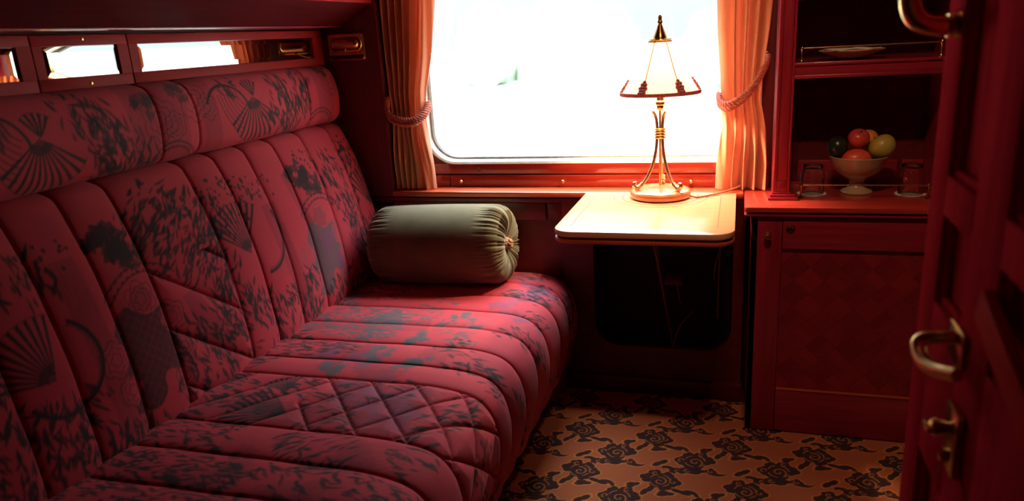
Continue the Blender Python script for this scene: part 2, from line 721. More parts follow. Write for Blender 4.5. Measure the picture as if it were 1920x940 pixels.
def rr_dense(x0, x1, z0, z1, r, nc=10, ns=14):
    out = []
    base = rrect(x0, x1, z0, z1, r, nc)
    for i in range(len(base)):
        a_, b_ = base[i], base[(i + 1) % len(base)]
        L = math.hypot(a_[0] - b_[0], a_[1] - b_[1])
        out.append(a_)
        if L > 0.15:
            for k in range(1, ns):
                out.append((a_[0] + (b_[0] - a_[0]) * k / ns, a_[1] + (b_[1] - a_[1]) * k / ns))
    return out


mb = MB()
holed_wall(mb, -1.256, 0.115, 0.62, 2.2, 2.60, 2.66, rr_dense(WX0 - 0.022, WX1 + 0.022, WZ0 - 0.022, WZ1 + 0.022, WR + 0.022))
mb.box(0.115, 0.95, 2.70, 2.75, -0.004, 2.2)
struct(mb, 'wall_back', M_dark)

# panelled wall beside the window (carries the reading lamp), with a small gap at its window end
mb = MB()
mb.box(XL, -1.256, 2.50, 2.70, 0.70, 2.2, 0.003)
struct(mb, 'wall_end', M_dark)

# panelling below the sill
mb = MB()
mb.box(XL, -0.60, 2.512, 2.60, -0.004, 0.74)
mb.box(XL, -0.66, 2.500, 2.512, 0.655, 0.720, 0.002)
mb.box(-0.652, -0.60, 2.500, 2.512, 0.655, 0.720, 0.002)
mb.box(XL, -0.60, 2.492, 2.512, 0.722, 0.738, 0.003)
mb.box(0.03, 0.95, 2.60, 2.70, -0.004, 0.72)
struct(mb, 'trim_1', M_darkx)

# board under the table with a round cornered recess
mb = MB()
hole = [(x, z) for x, z in rr_dense(-0.49, -0.008, 0.185, 1.2, 0.09)]
hole = [(x, min(z, 0.715)) for x, z in hole]
hh = []
for q in hole:
    if not hh or math.hypot(q[0] - hh[-1][0], q[1] - hh[-1][1]) > 1e-4:
        hh.append(q)
holed_wall(mb, -0.60, 0.028, 0.06, 0.737, 2.495, 2.52, hh)
struct(mb, 'trim_2', M_darkx)
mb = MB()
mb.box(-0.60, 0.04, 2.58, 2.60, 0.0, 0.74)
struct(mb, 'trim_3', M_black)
struct(MB().box(-0.60, 0.035, 2.482, 2.52, -0.004, 0.066, 0.004), 'baseboard_back', M_darkx)

# sill and the two boards below the glass
mb = MB()
mb.box(-1.256, 0.02, 2.488, 2.605, 0.742, 0.762, 0.004)
struct(mb, 'trim_4', M_sill)
mb = MB()
mb.box(-1.05, 0.10, 2.578, 2.602, 0.762, 0.806, 0.002)
mb.box(-1.254, -1.053, 2.578, 2.602, 0.762, 0.806, 0.002)
mb.box(-1.254, 0.10, 2.588, 2.602, 0.808, 0.850, 0.003)
tr = struct(mb, 'trim_5', wood('glossy sill rail', (0.34, 0.035, 0.02), (0.2, 0.016, 0.01), 'x', 0.16, 0.6))
mb = MB()
for x in (-1.005, -0.61, -0.155):
    mb.ball((x, 2.574, 0.783), 0.0075, (1, 1, 1), 14)
    mb.lathe([(0.0, -0.012), (0.004, -0.012), (0.004, 0.0)], (x, 2.578, 0.783), 10, 'y')
mb.build('knob', M_brass, tr)
mb = MB()
mb.lathe([(0.0, -0.003), (0.010, -0.003), (0.011, 0.0), (0.011, 0.002)], (-0.935, 2.588, 0.829), 20, 'y')
mb.build('lock_rosette', M_brassd, tr)

# window: metal frame, gasket and pane
win = bpy.data.objects.new('window_1', None)
COL.objects.link(win)
win.location = (-0.54, 2.62, 0.86)
win['kind'] = 'structure'


def ring_strip(mb, outl, prof):
    """sweep profile [(offset outwards, y)] around closed outline (x,z)"""
    n = len(outl)
    P = np.zeros((len(prof), n, 3))
    for i in range(n):
        p0, p1, p2 = outl[i - 1], outl[i], outl[(i + 1) % n]
        dx, dz = p2[0] - p0[0], p2[1] - p0[1]
        L = math.hypot(dx, dz)
        nx, nz = dz / L, -dx / L
        for k, (o_, y) in enumerate(prof):
            P[k, i] = (p1[0] + nx * o_, y, p1[1] + nz * o_)
    mb.grid(P, close_u=True, close_v=True)


outl = rr_dense(WX0, WX1, WZ0, WZ1, WR)
mb = MB()
ring_strip(mb, outl, [(0.024, 2.592), (0.020, 2.588), (0.012, 2.592), (0.003, 2.622), (0.003, 2.65), (0.024, 2.65)])
mb.build('frame', M_alu, win)
mb = MB()
ring_strip(mb, outl, [(0.004, 2.620), (-0.002, 2.616), (-0.008, 2.622), (-0.008, 2.650), (0.004, 2.650)])
mb.build('gasket', M_rubber, win)
mb = MB()
P = [(x, 2.636, z) for x, z in outl]
Q = [(x, 2.642, z) for x, z in outl]
n = len(outl)
mb.add(P + Q, [tuple(range(n)), tuple(range(2 * n - 1, n - 1, -1))] + [(i, (i + 1) % n, n + (i + 1) % n, n + i) for i in range(n)])
mb.build('pane', M_pane, win, smooth=0)


# ------------------------------------------------------------------ carpet
def carpet():
    x0, x1, y0, y1 = -0.75, 0.95, 0.9, 2.50
    n, m = int((x1 - x0) / 0.0026), int((y1 - y0) / 0.0026)
    BASE = (0.52, 0.135, 0.045)
    DK = (0.040, 0.008, 0.010)
    GOLD = (0.80, 0.27, 0.06)
    cv = Canvas(x0, x1, y0, y1, n, m, BASE)
    F = np.full((n, m), 1.0, dtype=np.float32)
    Gc = np.full((n, m), 1.0, dtype=np.float32)

    K = 1.42                                    # size of one motif
    ctr = [0.0, 0.0]

    def dist_put(arr, cp, cq, r, fn0):
        cp, cq = ctr[0] + (cp - ctr[0]) * K, ctr[1] + (cq - ctr[1]) * K
        fn = lambda P_, Q_: fn0(P_ / K, Q_ / K) * K
        g = cv.win(cp, cq, r * K)
        if g is None:
            return
        sl, P, Q = g
        arr[sl] = np.minimum(arr[sl], fn(P, Q))

    def blob(cp, cq, r, lob, la, ph, sx=1.0, sy=1.0, rot=0.0):
        def fn(P, Q):
            a_ = (P * math.cos(rot) + Q * math.sin(rot)) / sx
            b_ = (-P * math.sin(rot) + Q * math.cos(rot)) / sy
            th = np.arctan2(b_, a_)
            return (np.hypot(a_, b_) - r * (1 - la + 2 * la * np.abs(np.cos(lob * th / 2 + ph)))) * min(sx, sy)
        dist_put(F, cp, cq, r * 2.2 * max(sx, sy), fn)

    def spiral(cp, cq, r, turns, ph, hand=1, wdt=0.0026):
        def fn(P, Q):
            th = np.arctan2(Q * hand, P) + ph
            rr = np.hypot(P, Q)
            k = r / (turns * 2 * PI)
            best = np.full(P.shape, 1.0)
            for i in range(-1, int(turns) + 2):
                rs = k * ((th % (2 * PI)) + 2 * PI * i)
                best = np.minimum(best, np.where((rs > 0) & (rs < r), np.abs(rr - rs), 1.0))
            return best - wdt
        dist_put(Gc, cp, cq, r * 1.3, fn)

    def arc(arr, cp, cq, r, a0, a1, w0, w1):
        def fn(P, Q):
            th = np.arctan2(Q, P)
            u = ((th - a0) % (2 * PI)) / (a1 - a0)
            wv = w0 + (w1 - w0) * np.clip(u, 0, 1)
            return np.where(u <= 1, np.abs(np.hypot(P, Q) - r) - wv, 1.0)
        dist_put(arr, cp, cq, r + max(w0, w1) * 2 + 0.004, fn)

    va, vb = np.array((0.042, -0.236)), np.array((0.244, -0.006))
    for i in range(-3, 8):
        for j in range(-3, 8):
            for kk, off in enumerate(((0, 0), (0.138, -0.112))):
                c0 = np.array((-0.526, 2.421)) + va * i + vb * j + np.array(off)
                cx, cy = c0
                if not (x0 - 0.2 < cx < x1 + 0.2 and y0 - 0.2 < cy < y1 + 0.2):
                    continue
                fl = 1 if kk == 0 else -1
                ctr[0], ctr[1] = cx, cy
                # cloud rosette with a curled heart and lobed satellites
                blob(cx, cy, 0.027, 6, 0.10, 0.3 * kk)
                blob(cx - 0.027 * fl, cy + 0.006, 0.015, 4, 0.14, 0.5)
                blob(cx + 0.027 * fl, cy - 0.002, 0.016, 4, 0.14, 0.2)
                blob(cx - 0.012 * fl, cy + 0.024, 0.014, 4, 0.14, 0.9)
                blob(cx + 0.014 * fl, cy + 0.020, 0.013, 4, 0.14, 0.1)
                blob(cx + 0.010 * fl, cy - 0.021, 0.014, 4, 0.14, 0.6)
                spiral(cx, cy - 0.003, 0.016, 1.4, 0.6 + kk, fl, 0.0014)
                spiral(cx + 0.028 * fl, cy, 0.009, 1.0, 2.0, -fl, 0.0012)
                spiral(cx - 0.012 * fl, cy + 0.026, 0.008, 1.0, 1.0, fl, 0.0012)
                arc(Gc, cx, cy, 0.0215, 0.2, 1.3, 0.0014, 0.0010)
                arc(Gc, cx, cy, 0.0215, 1.9, 2.9, 0.0014, 0.0010)
                arc(Gc, cx, cy, 0.0225, 3.5, 4.6, 0.0014, 0.0010)
                arc(Gc, cx, cy, 0.0215, 5.1, 5.9, 0.0014, 0.0010)
                if kk == 0:
                    # curled wisp and leaf above, two small leaves below
                    arc(F, cx + 0.010, cy + 0.040, 0.013, -0.5, 2.4, 0.008, 0.004)
                    blob(cx + 0.033, cy + 0.043, 0.011, 3, 0.2, 0.4, 1.3, 0.8, -0.3)
                    blob(cx - 0.006, cy + 0.066, 0.011, 2, 0.35, 0.2, 1.4, 0.75, 0.8)
                    blob(cx - 0.022, cy - 0.040, 0.012, 2, 0.4, 0.4, 1.3, 0.65, 1.1)
                    blob(cx + 0.014, cy - 0.045, 0.011, 3, 0.22, 0.4, 1.5, 0.75, 0.2)
                    spiral(cx + 0.033, cy + 0.043, 0.007, 1.0, 1.0, fl, 0.0011)
                else:
                    # cloud bank below trailing off in a point, hooked wisp above
                    blob(cx - 0.004, cy - 0.038, 0.013, 5, 0.14, 0.1, 2.0, 0.95, 0.1)
                    blob(cx + 0.034, cy - 0.034, 0.011, 4, 0.18, 0.2)
                    arc(F, cx + 0.052, cy - 0.022, 0.022, 3.9, 5.5, 0.0085, 0.001)
                    spiral(cx - 0.016, cy - 0.038, 0.008, 1.0, 0.4, 1, 0.0012)
                    spiral(cx + 0.034, cy - 0.034, 0.007, 1.0, 2.4, -1, 0.0011)
                    arc(F, cx - 0.034, cy + 0.034, 0.015, 0.1, 2.5, 0.004, 0.0075)
                    blob(cx - 0.052, cy + 0.046, 0.010, 2, 0.3, 0.1, 1.7, 0.7, -0.3)
                    blob(cx + 0.020, cy + 0.048, 0.010, 3, 0.25, 0.3, 1.4, 0.8, 0.6)
    cv.put((slice(None), slice(None)), F - 0.0042, GOLD, 0.9)
    cv.put((slice(None), slice(None)), F, DK)
    cv.put((slice(None), slice(None)), np.maximum(Gc, F - 0.001), tuple(q * 0.85 for q in GOLD), 0.9)
    P = np.zeros((n, m, 3))
    P[..., 0] = cv.p[:, None]
    P[..., 1] = cv.q[None, :]
    lum = cv.c.mean(axis=2)
    P[..., 2] = 0.0 + 0.0015 * (lum > 0.1)
    mb_ = MB().grid(P)
    o = mb_.build('carpet', M_carpet, None, smooth=0, cols=cv.c.reshape(-1, 3), fixn=False)
    # rest of the floor towards the camera stays in the same cloth, unpatterned where it is never seen
    return o


cp_o = carpet()
tag(cp_o, 'orange brown carpet with dark scrolling cloud flowers on the floor', 'carpet')
cp_o.data.update()


# ------------------------------------------------------------------ sofa
def resample(prof, n):
    pts = [Vector((p[0], p[1], 0)) for p in prof]
    d = smooth_path(pts, 12)
    A = np.array([[q.x, q.y] for q in d])
    seg = np.r_[0, np.cumsum(np.hypot(*np.diff(A, axis=0).T))]
    s = np.linspace(0, seg[-1], n)
    X = np.interp(s, seg, A[:, 0])
    Z = np.interp(s, seg, A[:, 1])
    tx, tz = np.gradient(X, s), np.gradient(Z, s)
    L = np.hypot(tx, tz)
    return s, X, Z, -tz / L, tx / L


def seam_field(Y, Q, seams, dia=None):
    d = np.full(Y.shape, 1.0)
    for y in seams:
        d = np.minimum(d, np.abs(Y - y))
    if dia:
        ya, yb, sl, spc, ph, lim, qmax = dia
        ins = (Y < yb) & (Y > ya)
        for sg in (1, -1):
            g = (Q - sg * sl * (Y - ya) + ph * sg) / spc
            dl = np.abs((g + 0.5) % 1 - 0.5) * spc / math.hypot(1, sl)
            ok = (ins & (Q < qmax)) if sg == 1 else ins & (Q > lim) & (Q < qmax)
            d = np.where(ok, np.minimum(d, dl), d)
    return d


def cushion(name, prof, y0, y1, step, seams, dia, painter, parent, puff=0.010, core=(-1.42, 0.4), flip=1):
    L = sum(math.hypot(prof[i + 1][0] - prof[i][0], prof[i + 1][1] - prof[i][1]) for i in range(len(prof) - 1))
    m = int(L / step)
    s, X, Z, nx, nz = resample(prof, m)
    n = int((y1 - y0) / step)
    cv = Canvas(y0, y1, 0, s[-1], n, m, RED)
    painter(cv)
    Y, Q = np.meshgrid(cv.p, cv.q, indexing='ij')
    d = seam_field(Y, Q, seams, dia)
    cv.put((slice(None), slice(None)), d - 0.0011, (0.11, 0.012, 0.016), 0.85)  # seam shadow put into the colour as a thin dark line
    h_ = puff * (1 - np.exp(-d / 0.020)) - 0.004 * np.exp(-(d / 0.003) ** 2)
    e = np.clip((Y - (y1 - 0.03)) / 0.03, 0, 1)
    h_ = h_ - 0.03 * (1 - np.sqrt(np.clip(1 - e ** 2, 0, 1)))
    h_ = h_ + 0.0015 * np.sin(Y * 23 + Q * 11) * np.sin(Q * 17 - Y * 5)
    P = np.zeros((n, m, 3))
    P[..., 0] = X[None, :] + flip * nx[None, :] * h_
    P[..., 1] = Y
    P[..., 2] = Z[None, :] + flip * nz[None, :] * h_
    mb_ = MB().grid(P)
    cols = cv.c.reshape(-1, 3)
    k = len(mb_.v)
    mb_.v.append((core[0], y1 - 0.01, core[1]))
    mb_.v.append((core[0], y0, core[1]))
    last = (n - 1) * m
    for j in range(m - 1):
        mb_.f.append((last + j, last + j + 1, k))
        mb_.f.append((j + 1, j, k + 1))
    cols = np.vstack([cols, [RED], [RED]])
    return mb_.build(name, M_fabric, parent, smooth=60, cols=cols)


SY0, SY1 = 0.05, 2.482
sofa = thing('sofa', 'long red sofa with dark leaf and fan pattern, quilted seat and back', 'sofa', (-1.0, 1.3, 0.0))
SEAMS = [2.36, 2.22, 2.076, 1.932, 1.79, 1.66, 1.553, 1.293, 1.167, 1.036, 0.905, 0.775, 0.645, 0.515, 0.385, 0.255, 0.13]
BSEAMS = [2.375, 2.20, 2.035, 1.89, 1.753, 1.622, 1.357, 1.22, 1.08, 0.943, 0.81, 0.675, 0.54, 0.41, 0.28, 0.15]


def scatter(cv, q0, q1, n, ang, col):
    for k in range(n):
        cv.cluster(random.uniform(SY0, SY1), random.uniform(q0, q1), random.uniform(0.04, 0.09), random.randint(16, 34),
                   ang + random.choice((-0.35, 0, 0.35)), col)


def paint_seat(cv):
    # q is measured from the crease (x = -1.36) towards the front edge
    X = lambda x: x + 1.36
    qe = cv.q[-1]
    for y in np.arange(0.2, 2.4, 0.55):
        cv.strip(y, 0.1, y + 0.1, 0.55, 0.05, DUSK, 0.6, 0.03)
    for (y, x, rr_) in ((1.69, -0.95, .09), (1.62, -0.85, .09), (1.74, -0.68, .08), (1.5, -0.78, .10), (1.40, -0.70, .10), (1.85, -1.0, .08), (1.2, -0.66, .08), (1.1, -0.95, .10), (2.3, -0.62, .08), (1.0, -0.75, .1), (0.85, -1.0, .12)):
        cv.blotch(y, X(x), rr_, DUSK, 0.55, 12)
    for k in range(16):
        yy = 1.31 + 0.015 * k
        for q in np.arange(X(-0.92), X(-0.60), 0.02):
            cv.leaf(yy + 0.006 * math.sin(q * 30 + k), q, 0.03, 0.0009, PI / 2 + 0.25 * math.cos(q * 30 + k), DRK, 0.75)
    for (y, x, r, al) in ((2.40, -0.60, 0.085, 0.6), (2.28, -0.575, 0.09, 0.6), (2.12, -0.61, 0.08, 0.45), (2.04, -0.52, 0.05, 0.4),
                          (1.70, -1.02, 0.06, 0.5), (1.66, -0.90, 0.06, 0.5), (1.48, -0.80, 0.10, 0.35), (1.42, -0.66, 0.10, 0.35)):
        cv.blotch(y, X(x), r, PURP, al, 10)
    for (y, x, r) in ((1.70, -0.87, 0.055), (1.67, -0.74, 0.06), (1.82, -0.80, 0.045), (1.60, -0.96, 0.04), (2.00, -0.73, 0.04)):
        cv.blotch(y, X(x), r, TEAL, 0.8, 9)
    cv.fan(2.044, X(-0.95), 0.145, PI / 2 + 1.15, PI / 2 + 2.1 + 0.2, 11, TEAL, DRK)
    cv.fan(1.35, X(-0.93), 0.17, -PI / 2 - 0.65, -PI / 2 + 0.75, 13, DRK, DRK)
    cv.fan(0.80, X(-0.98), 0.16, -PI / 2 - 0.65, -PI / 2 + 0.75, 13, DRK, DRK)
    cv.fan(1.45, X(-1.0), 0.10, -PI / 2 + 0.2, -PI / 2 + 1.5, 9, DRK, DRK)
    A = PI / 2
    for (y, x, r, n_, an) in (
            (2.40, -0.72, .05, 14, A), (2.35, -0.80, .05, 20, A), (2.30, -1.0, .07, 28, A), (2.22, -1.15, .08, 40, A), (2.12, -1.2, .06, 34, A),
            (2.13, -0.82, .05, 12, A + .3), (2.0, -1.15, .07, 40, A), (2.0, -1.02, .07, 50, A), (2.01, -0.88, .07, 40, A), (1.93, -0.93, .06, 34, A),
            (1.86, -1.18, .08, 50, A), (1.88, -1.05, .07, 42, A), (1.82, -0.95, .06, 40, A), (1.93, -0.72, .06, 26, A - .5), (1.85, -0.66, .05, 18, A - .6),
            (1.76, -1.2, .07, 44, A), (1.72, -1.1, .06, 36, A), (1.74, -1.0, .05, 24, A), (1.77, -0.66, .06, 24, A + .5), (1.68, -0.62, .05, 18, A + .5),
            (1.62, -1.2, .05, 30, A - .3), (1.5, -1.22, .06, 40, A), (1.42, -1.16, .07, 46, A), (1.38, -1.05, .05, 26, A), (1.48, -1.0, .06, 26, A),
            (1.45, -0.88, .06, 20, A), (1.35, -0.8, .05, 22, A), (1.5, -0.72, .06, 20, A), (1.25, -1.2, .07, 40, A), (1.22, -1.05, .07, 36, A + .3),
            (1.25, -0.85, .06, 26, A - .7), (1.2, -0.75, .07, 34, A - .5), (1.1, -1.15, .07, 46, A), (1.1, -1.0, .08, 54, A), (1.08, -0.88, .07, 46, A + .4),
            (1.12, -0.75, .07, 30, A + .7), (1.0, -1.2, .08, 50, A), (1.0, -1.05, .08, 54, A), (0.98, -0.9, .08, 54, A), (0.97, -0.75, .07, 40, A + .6)):
        cv.cluster(y, X(x), r, n_, an, DRK if y < 1.78 else TEAL)
    for k in range(60):
        y = random.uniform(SY0, 2.45)
        cv.cluster(y, random.uniform(0.74, qe - 0.02), 0.05, 15, A + random.choice((-.6, .6, .2)), DRK)
    for k in range(40):
        cv.cluster(random.uniform(SY0, 0.95), random.uniform(0.05, qe), 0.08, 40, A, DRK)
    for (y, x) in ((2.24, -1.18), (2.18, -1.05), (2.1, -1.22)):
        cv.dots(y, X(x), 0.07, 26, DRK)
    for (y, x) in ((1.46, -1.2), (2.33, -0.86), (1.96, -0.66)):
        cv.flower(y, X(x), 0.035, TEAL)
    for (y, x) in ((1.22, -0.62), (1.30, -0.7), (2.06, -0.62)):
        for r in (0.02, 0.032, 0.044, 0.056):
            cv.ring(y, X(x), r, 0.001, DUSK)


def paint_back(cv):
    # q: 0 at the crease, z = 0.44 + q
    Zq = lambda z: (z - 0.41) * 1.03
    A = PI / 2
    for (y0, z0, y1, z1, wd) in ((1.16, 0.92, 1.16, 0.50, .034), (1.88, 0.88, 1.90, 0.50, .036), (2.02, 0.95, 2.06, 0.60, .02),
                                 (0.62, 0.92, 0.6, 0.5, .034), (1.53, 0.5, 1.46, 0.75, .03), (2.28, .5, 2.30, .75, .025)):
        cv.strip(y0, Zq(z0), y1, Zq(z1), wd, DUSK, 0.7, 0.012)
    for yb, bl in ((1.28, DRK), (2.08, TEAL), (0.68, DRK)):
        cv.basket(yb, Zq(0.66), 0.085, 0.105, bl, DUSK)
        for (dy, dz, r) in ((-0.10, 0.02, .035), (-0.08, -0.06, .032), (0.09, 0.05, .035), (0.10, -0.03, .03), (0.02, 0.12, .036), (0.08, -0.10, .03)):
            cv.flower(yb + dy, Zq(0.66 + dz), r, bl, RED if dz < 0.1 else DUSK)
        cv.blotch(yb - 0.01, Zq(0.93), 0.055, DRK, 0.8, 16)
        cv.blotch(yb + 0.05, Zq(0.89), 0.05, DRK, 0.7, 12)
        cv.bridge(yb + 0.04, Zq(0.72), 0.14, DRK, PI * 0.22, PI * 0.80)
    cv.blotch(2.11, Zq(0.70), 0.05, PURP, 0.6, 10)
    cv.blotch(2.14, Zq(0.62), 0.04, PURP, 0.6, 8)
    # fans with radiating ribs
    cv.fan(1.72, Zq(0.765), 0.155, PI * 0.30, PI * 0.80, 11, DRK, DRK)
    cv.fan(2.455, Zq(0.74), 0.15, PI * 0.22, PI * 0.74, 10, DRK, DRK)
    cv.fan(1.03, Zq(0.70), 0.14, PI * 0.4, PI * 0.95, 11, DRK, DRK)
    # round moons
    for (y, z, r, a0, a1) in ((1.05, 0.72, 0.10, -2.6, 1.0), (1.78, 0.80, 0.11, -1.6, 0.6), (0.45, 0.72, 0.10, -2.6, 1.0)):
        cv.ring(y, Zq(z), r, 0.005, DRK, a0, a1)
        cv.ring(y, Zq(z), r * 0.92, 0.001, DRK, a0, a1)
    for (y, z, r, n_, an) in (
            (1.55, .93, .08, 60, A - .6), (1.47, .96, .07, 50, A - .9), (1.62, .88, .07, 50, A - .4), (1.52, .82, .07, 50, A - .7), (1.60, .76, .06, 40, A - .5),
            (1.55, .66, .07, 46, A + .4), (1.60, .58, .07, 44, A + .5), (1.49, .56, .06, 40, A + .4), (1.43, .63, .06, 34, A + .4), (1.66, .66, .05, 22, A),
            (1.72, .62, .06, 30, A + .2), (1.76, .55, .06, 30, A), (1.84, .60, .04, 20, A + .4), (1.93, .53, .06, 40, A), (1.97, .62, .04, 24, A),
            (2.25, .90, .08, 54, A + .3), (2.30, .78, .07, 52, A + .2), (2.32, .66, .07, 50, A + .4), (2.38, .56, .07, 46, A + .3), (2.42, .65, .05, 30, A),
            (2.24, .53, .05, 30, A), (2.10, .52, .05, 30, A + .2), (2.42, .92, .05, 24, A), (1.36, .92, .06, 34, A - .8), (1.40, .87, .06, 30, A - .8),
            (1.08, .60, .06, 26, A + .5), (1.06, .52, .08, 40, A), (1.14, .48, .06, 34, A), (1.0, .60, .06, 26, A - .4), (0.95, .55, .08, 40, A),
            (1.22, .50, .05, 26, A), (1.36, .50, .06, 30, A + .3), (0.98, .94, .07, 40, A), (1.06, .90, .06, 20, A)):
        cv.cluster(y, Zq(z), r, n_, an, DRK)
    for (y, z) in ((1.68, .96), (1.78, .95), (1.86, .93), (1.12, .93), (1.72, .89), (2.40, .98), (2.15, .97)):
        cv.dots(y, Zq(z), 0.06, 26, DRK)
    for k in range(26):
        cv.cluster(random.uniform(SY0, 0.95), random.uniform(0.03, 0.6), 0.07, 36, A, DRK)


def paint_head(cv):
    qe = cv.q[-1]
    Zq = lambda z: (z - 1.055) * 1.16 + 0.035
    A = PI / 2
    for (y, wd) in ((1.745, .035), (1.60, .05), (1.50, .05), (2.36, .05), (0.9, .04)):
        cv.strip(y, 0, y + 0.02, qe, wd, DUSK, 0.65, 0.01)
    for (fy, fz, r) in ((1.953, 1.178, .135), (1.204, 1.160, .125), (0.45, 1.17, .13)):
        cv.fan(fy, Zq(fz), r, -PI * 0.85, -PI * 0.15, 11, DRK, DRK)
        cv.fan(fy + 0.005, Zq(fz), 0.055, PI * 0.25, PI * 0.75, 5, DRK, DRK)
        cv.ring(fy - 0.12, Zq(1.13), 0.10, 0.004, DRK, 0.2, 2.6)
        for k in range(7):
            cv.ring(fy - 0.02, Zq(1.20), 0.05 + 0.014 * k, 0.0015, DRK, PI * 1.02, PI * 1.38)
    for (y, z) in ((1.56, 1.16), (1.70, 1.19), (2.42, 1.20)):
        cv.flower(y, Zq(z), 0.048, DRK)
        cv.flower(y + 0.05, Zq(z - 0.02), 0.03, DRK)
        cv.blotch(y - 0.03, Zq(z + .03), 0.04, DRK, 0.7, 9)
    for (y, z) in ((1.60, 1.02), (2.33, 1.03)):
        cv.bridge(y, Zq(z), 0.10, DRK, PI * 0.15, PI * 0.85)
    for (y, z, r, n_, an) in ((1.36, 1.17, .06, 44, A + .4), (1.42, 1.12, .06, 46, A + .5), (1.38, 1.08, .05, 34, A + .3), (1.32, 1.20, .05, 24, A), (1.48, 1.08, .05, 30, A),
                              (2.10, 1.19, .05, 34, A + .2), (2.14, 1.13, .06, 44, A + .2), (2.20, 1.15, .06, 40, A), (2.12, 1.07, .05, 30, A), (2.24, 1.20, .05, 30, A - .3),
                              (2.03, 1.12, .04, 14, A + .4), (1.86, 1.21, .04, 14, A + .8), (1.08, 1.20, .05, 24, A)):
        cv.cluster(y, Zq(z), r, n_, an, DRK)
    for k in range(14):
        cv.cluster(random.uniform(SY0, 1.0), random.uniform(0, qe), 0.05, 30, A, DRK)


SEAT = [(-1.40, 0.36), (-1.375, 0.42), (-1.33, 0.447), (-1.25, 0.452), (-1.0, 0.456), (-0.82, 0.458), (-0.70, 0.455), (-0.62, 0.437), (-0.578, 0.395),
        (-0.560, 0.33), (-0.562, 0.26), (-0.577, 0.19), (-0.598, 0.12)]
BACK = [(-1.36, 0.40), (-1.322, 0.43), (-1.308, 0.47), (-1.315, 0.56), (-1.335, 0.70), (-1.372, 0.85), (-1.41, 0.95), (-1.428, 0.99), (-1.446, 1.015), (-1.49, 1.03)]
HEAD = [(-1.49, 1.035), (-1.455, 1.04), (-1.432, 1.062), (-1.424, 1.10), (-1.424, 1.15), (-1.434, 1.195), (-1.455, 1.225), (-1.49, 1.238)]
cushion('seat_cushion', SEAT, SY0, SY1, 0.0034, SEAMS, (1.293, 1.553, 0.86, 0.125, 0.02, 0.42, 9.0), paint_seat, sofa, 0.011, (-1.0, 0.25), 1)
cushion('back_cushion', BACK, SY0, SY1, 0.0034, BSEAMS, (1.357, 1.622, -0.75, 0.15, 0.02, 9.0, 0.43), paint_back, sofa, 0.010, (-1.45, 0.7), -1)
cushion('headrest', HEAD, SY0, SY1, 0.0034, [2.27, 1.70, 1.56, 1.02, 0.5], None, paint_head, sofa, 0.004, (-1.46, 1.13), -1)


def skirt():
    n, m = 480, 60
    cv = Canvas(SY0, SY1, 0, 0.26, n, m, (0.30, 0.028, 0.032))
    for k in range(12):
        y = 2.37 - 0.235 * k
        cv.fan(y, 0.045, 0.16, PI * 0.28, PI * 0.80, 9, DRK, DRK)
        cv.cluster(y + 0.11, 0.13, 0.05, 20, PI / 2, DRK)
    Y, Q = np.meshgrid(cv.p, cv.q, indexing='ij')
    P = np.zeros((n, m, 3))
    u = Q / 0.26
    P[..., 0] = -0.655 + 0.050 * u + 0.006 * np.sin(Y * 31) * (1 - u) + 0.05 * np.clip((Y - 2.25) / 0.2, 0, 1) * (1 - u)
    P[..., 1] = Y
    P[..., 2] = 0.004 + Q
    mb_ = MB().grid(P)
    o_ = len(mb_.v)
    cols = cv.c.reshape(-1, 3)
    P2 = P.copy()
    P2[..., 0] -= 0.02
    mb_.grid(P2)
    return mb_.build('skirt', M_fabric, sofa, smooth=60, cols=np.vstack([cols, cols]), fixn=False)


skirt()
MB().box(-1.48, -0.70, SY0 + 0.02, SY1 - 0.02, 0.003, 0.36, 0.01).build('base', M_dark, sofa)


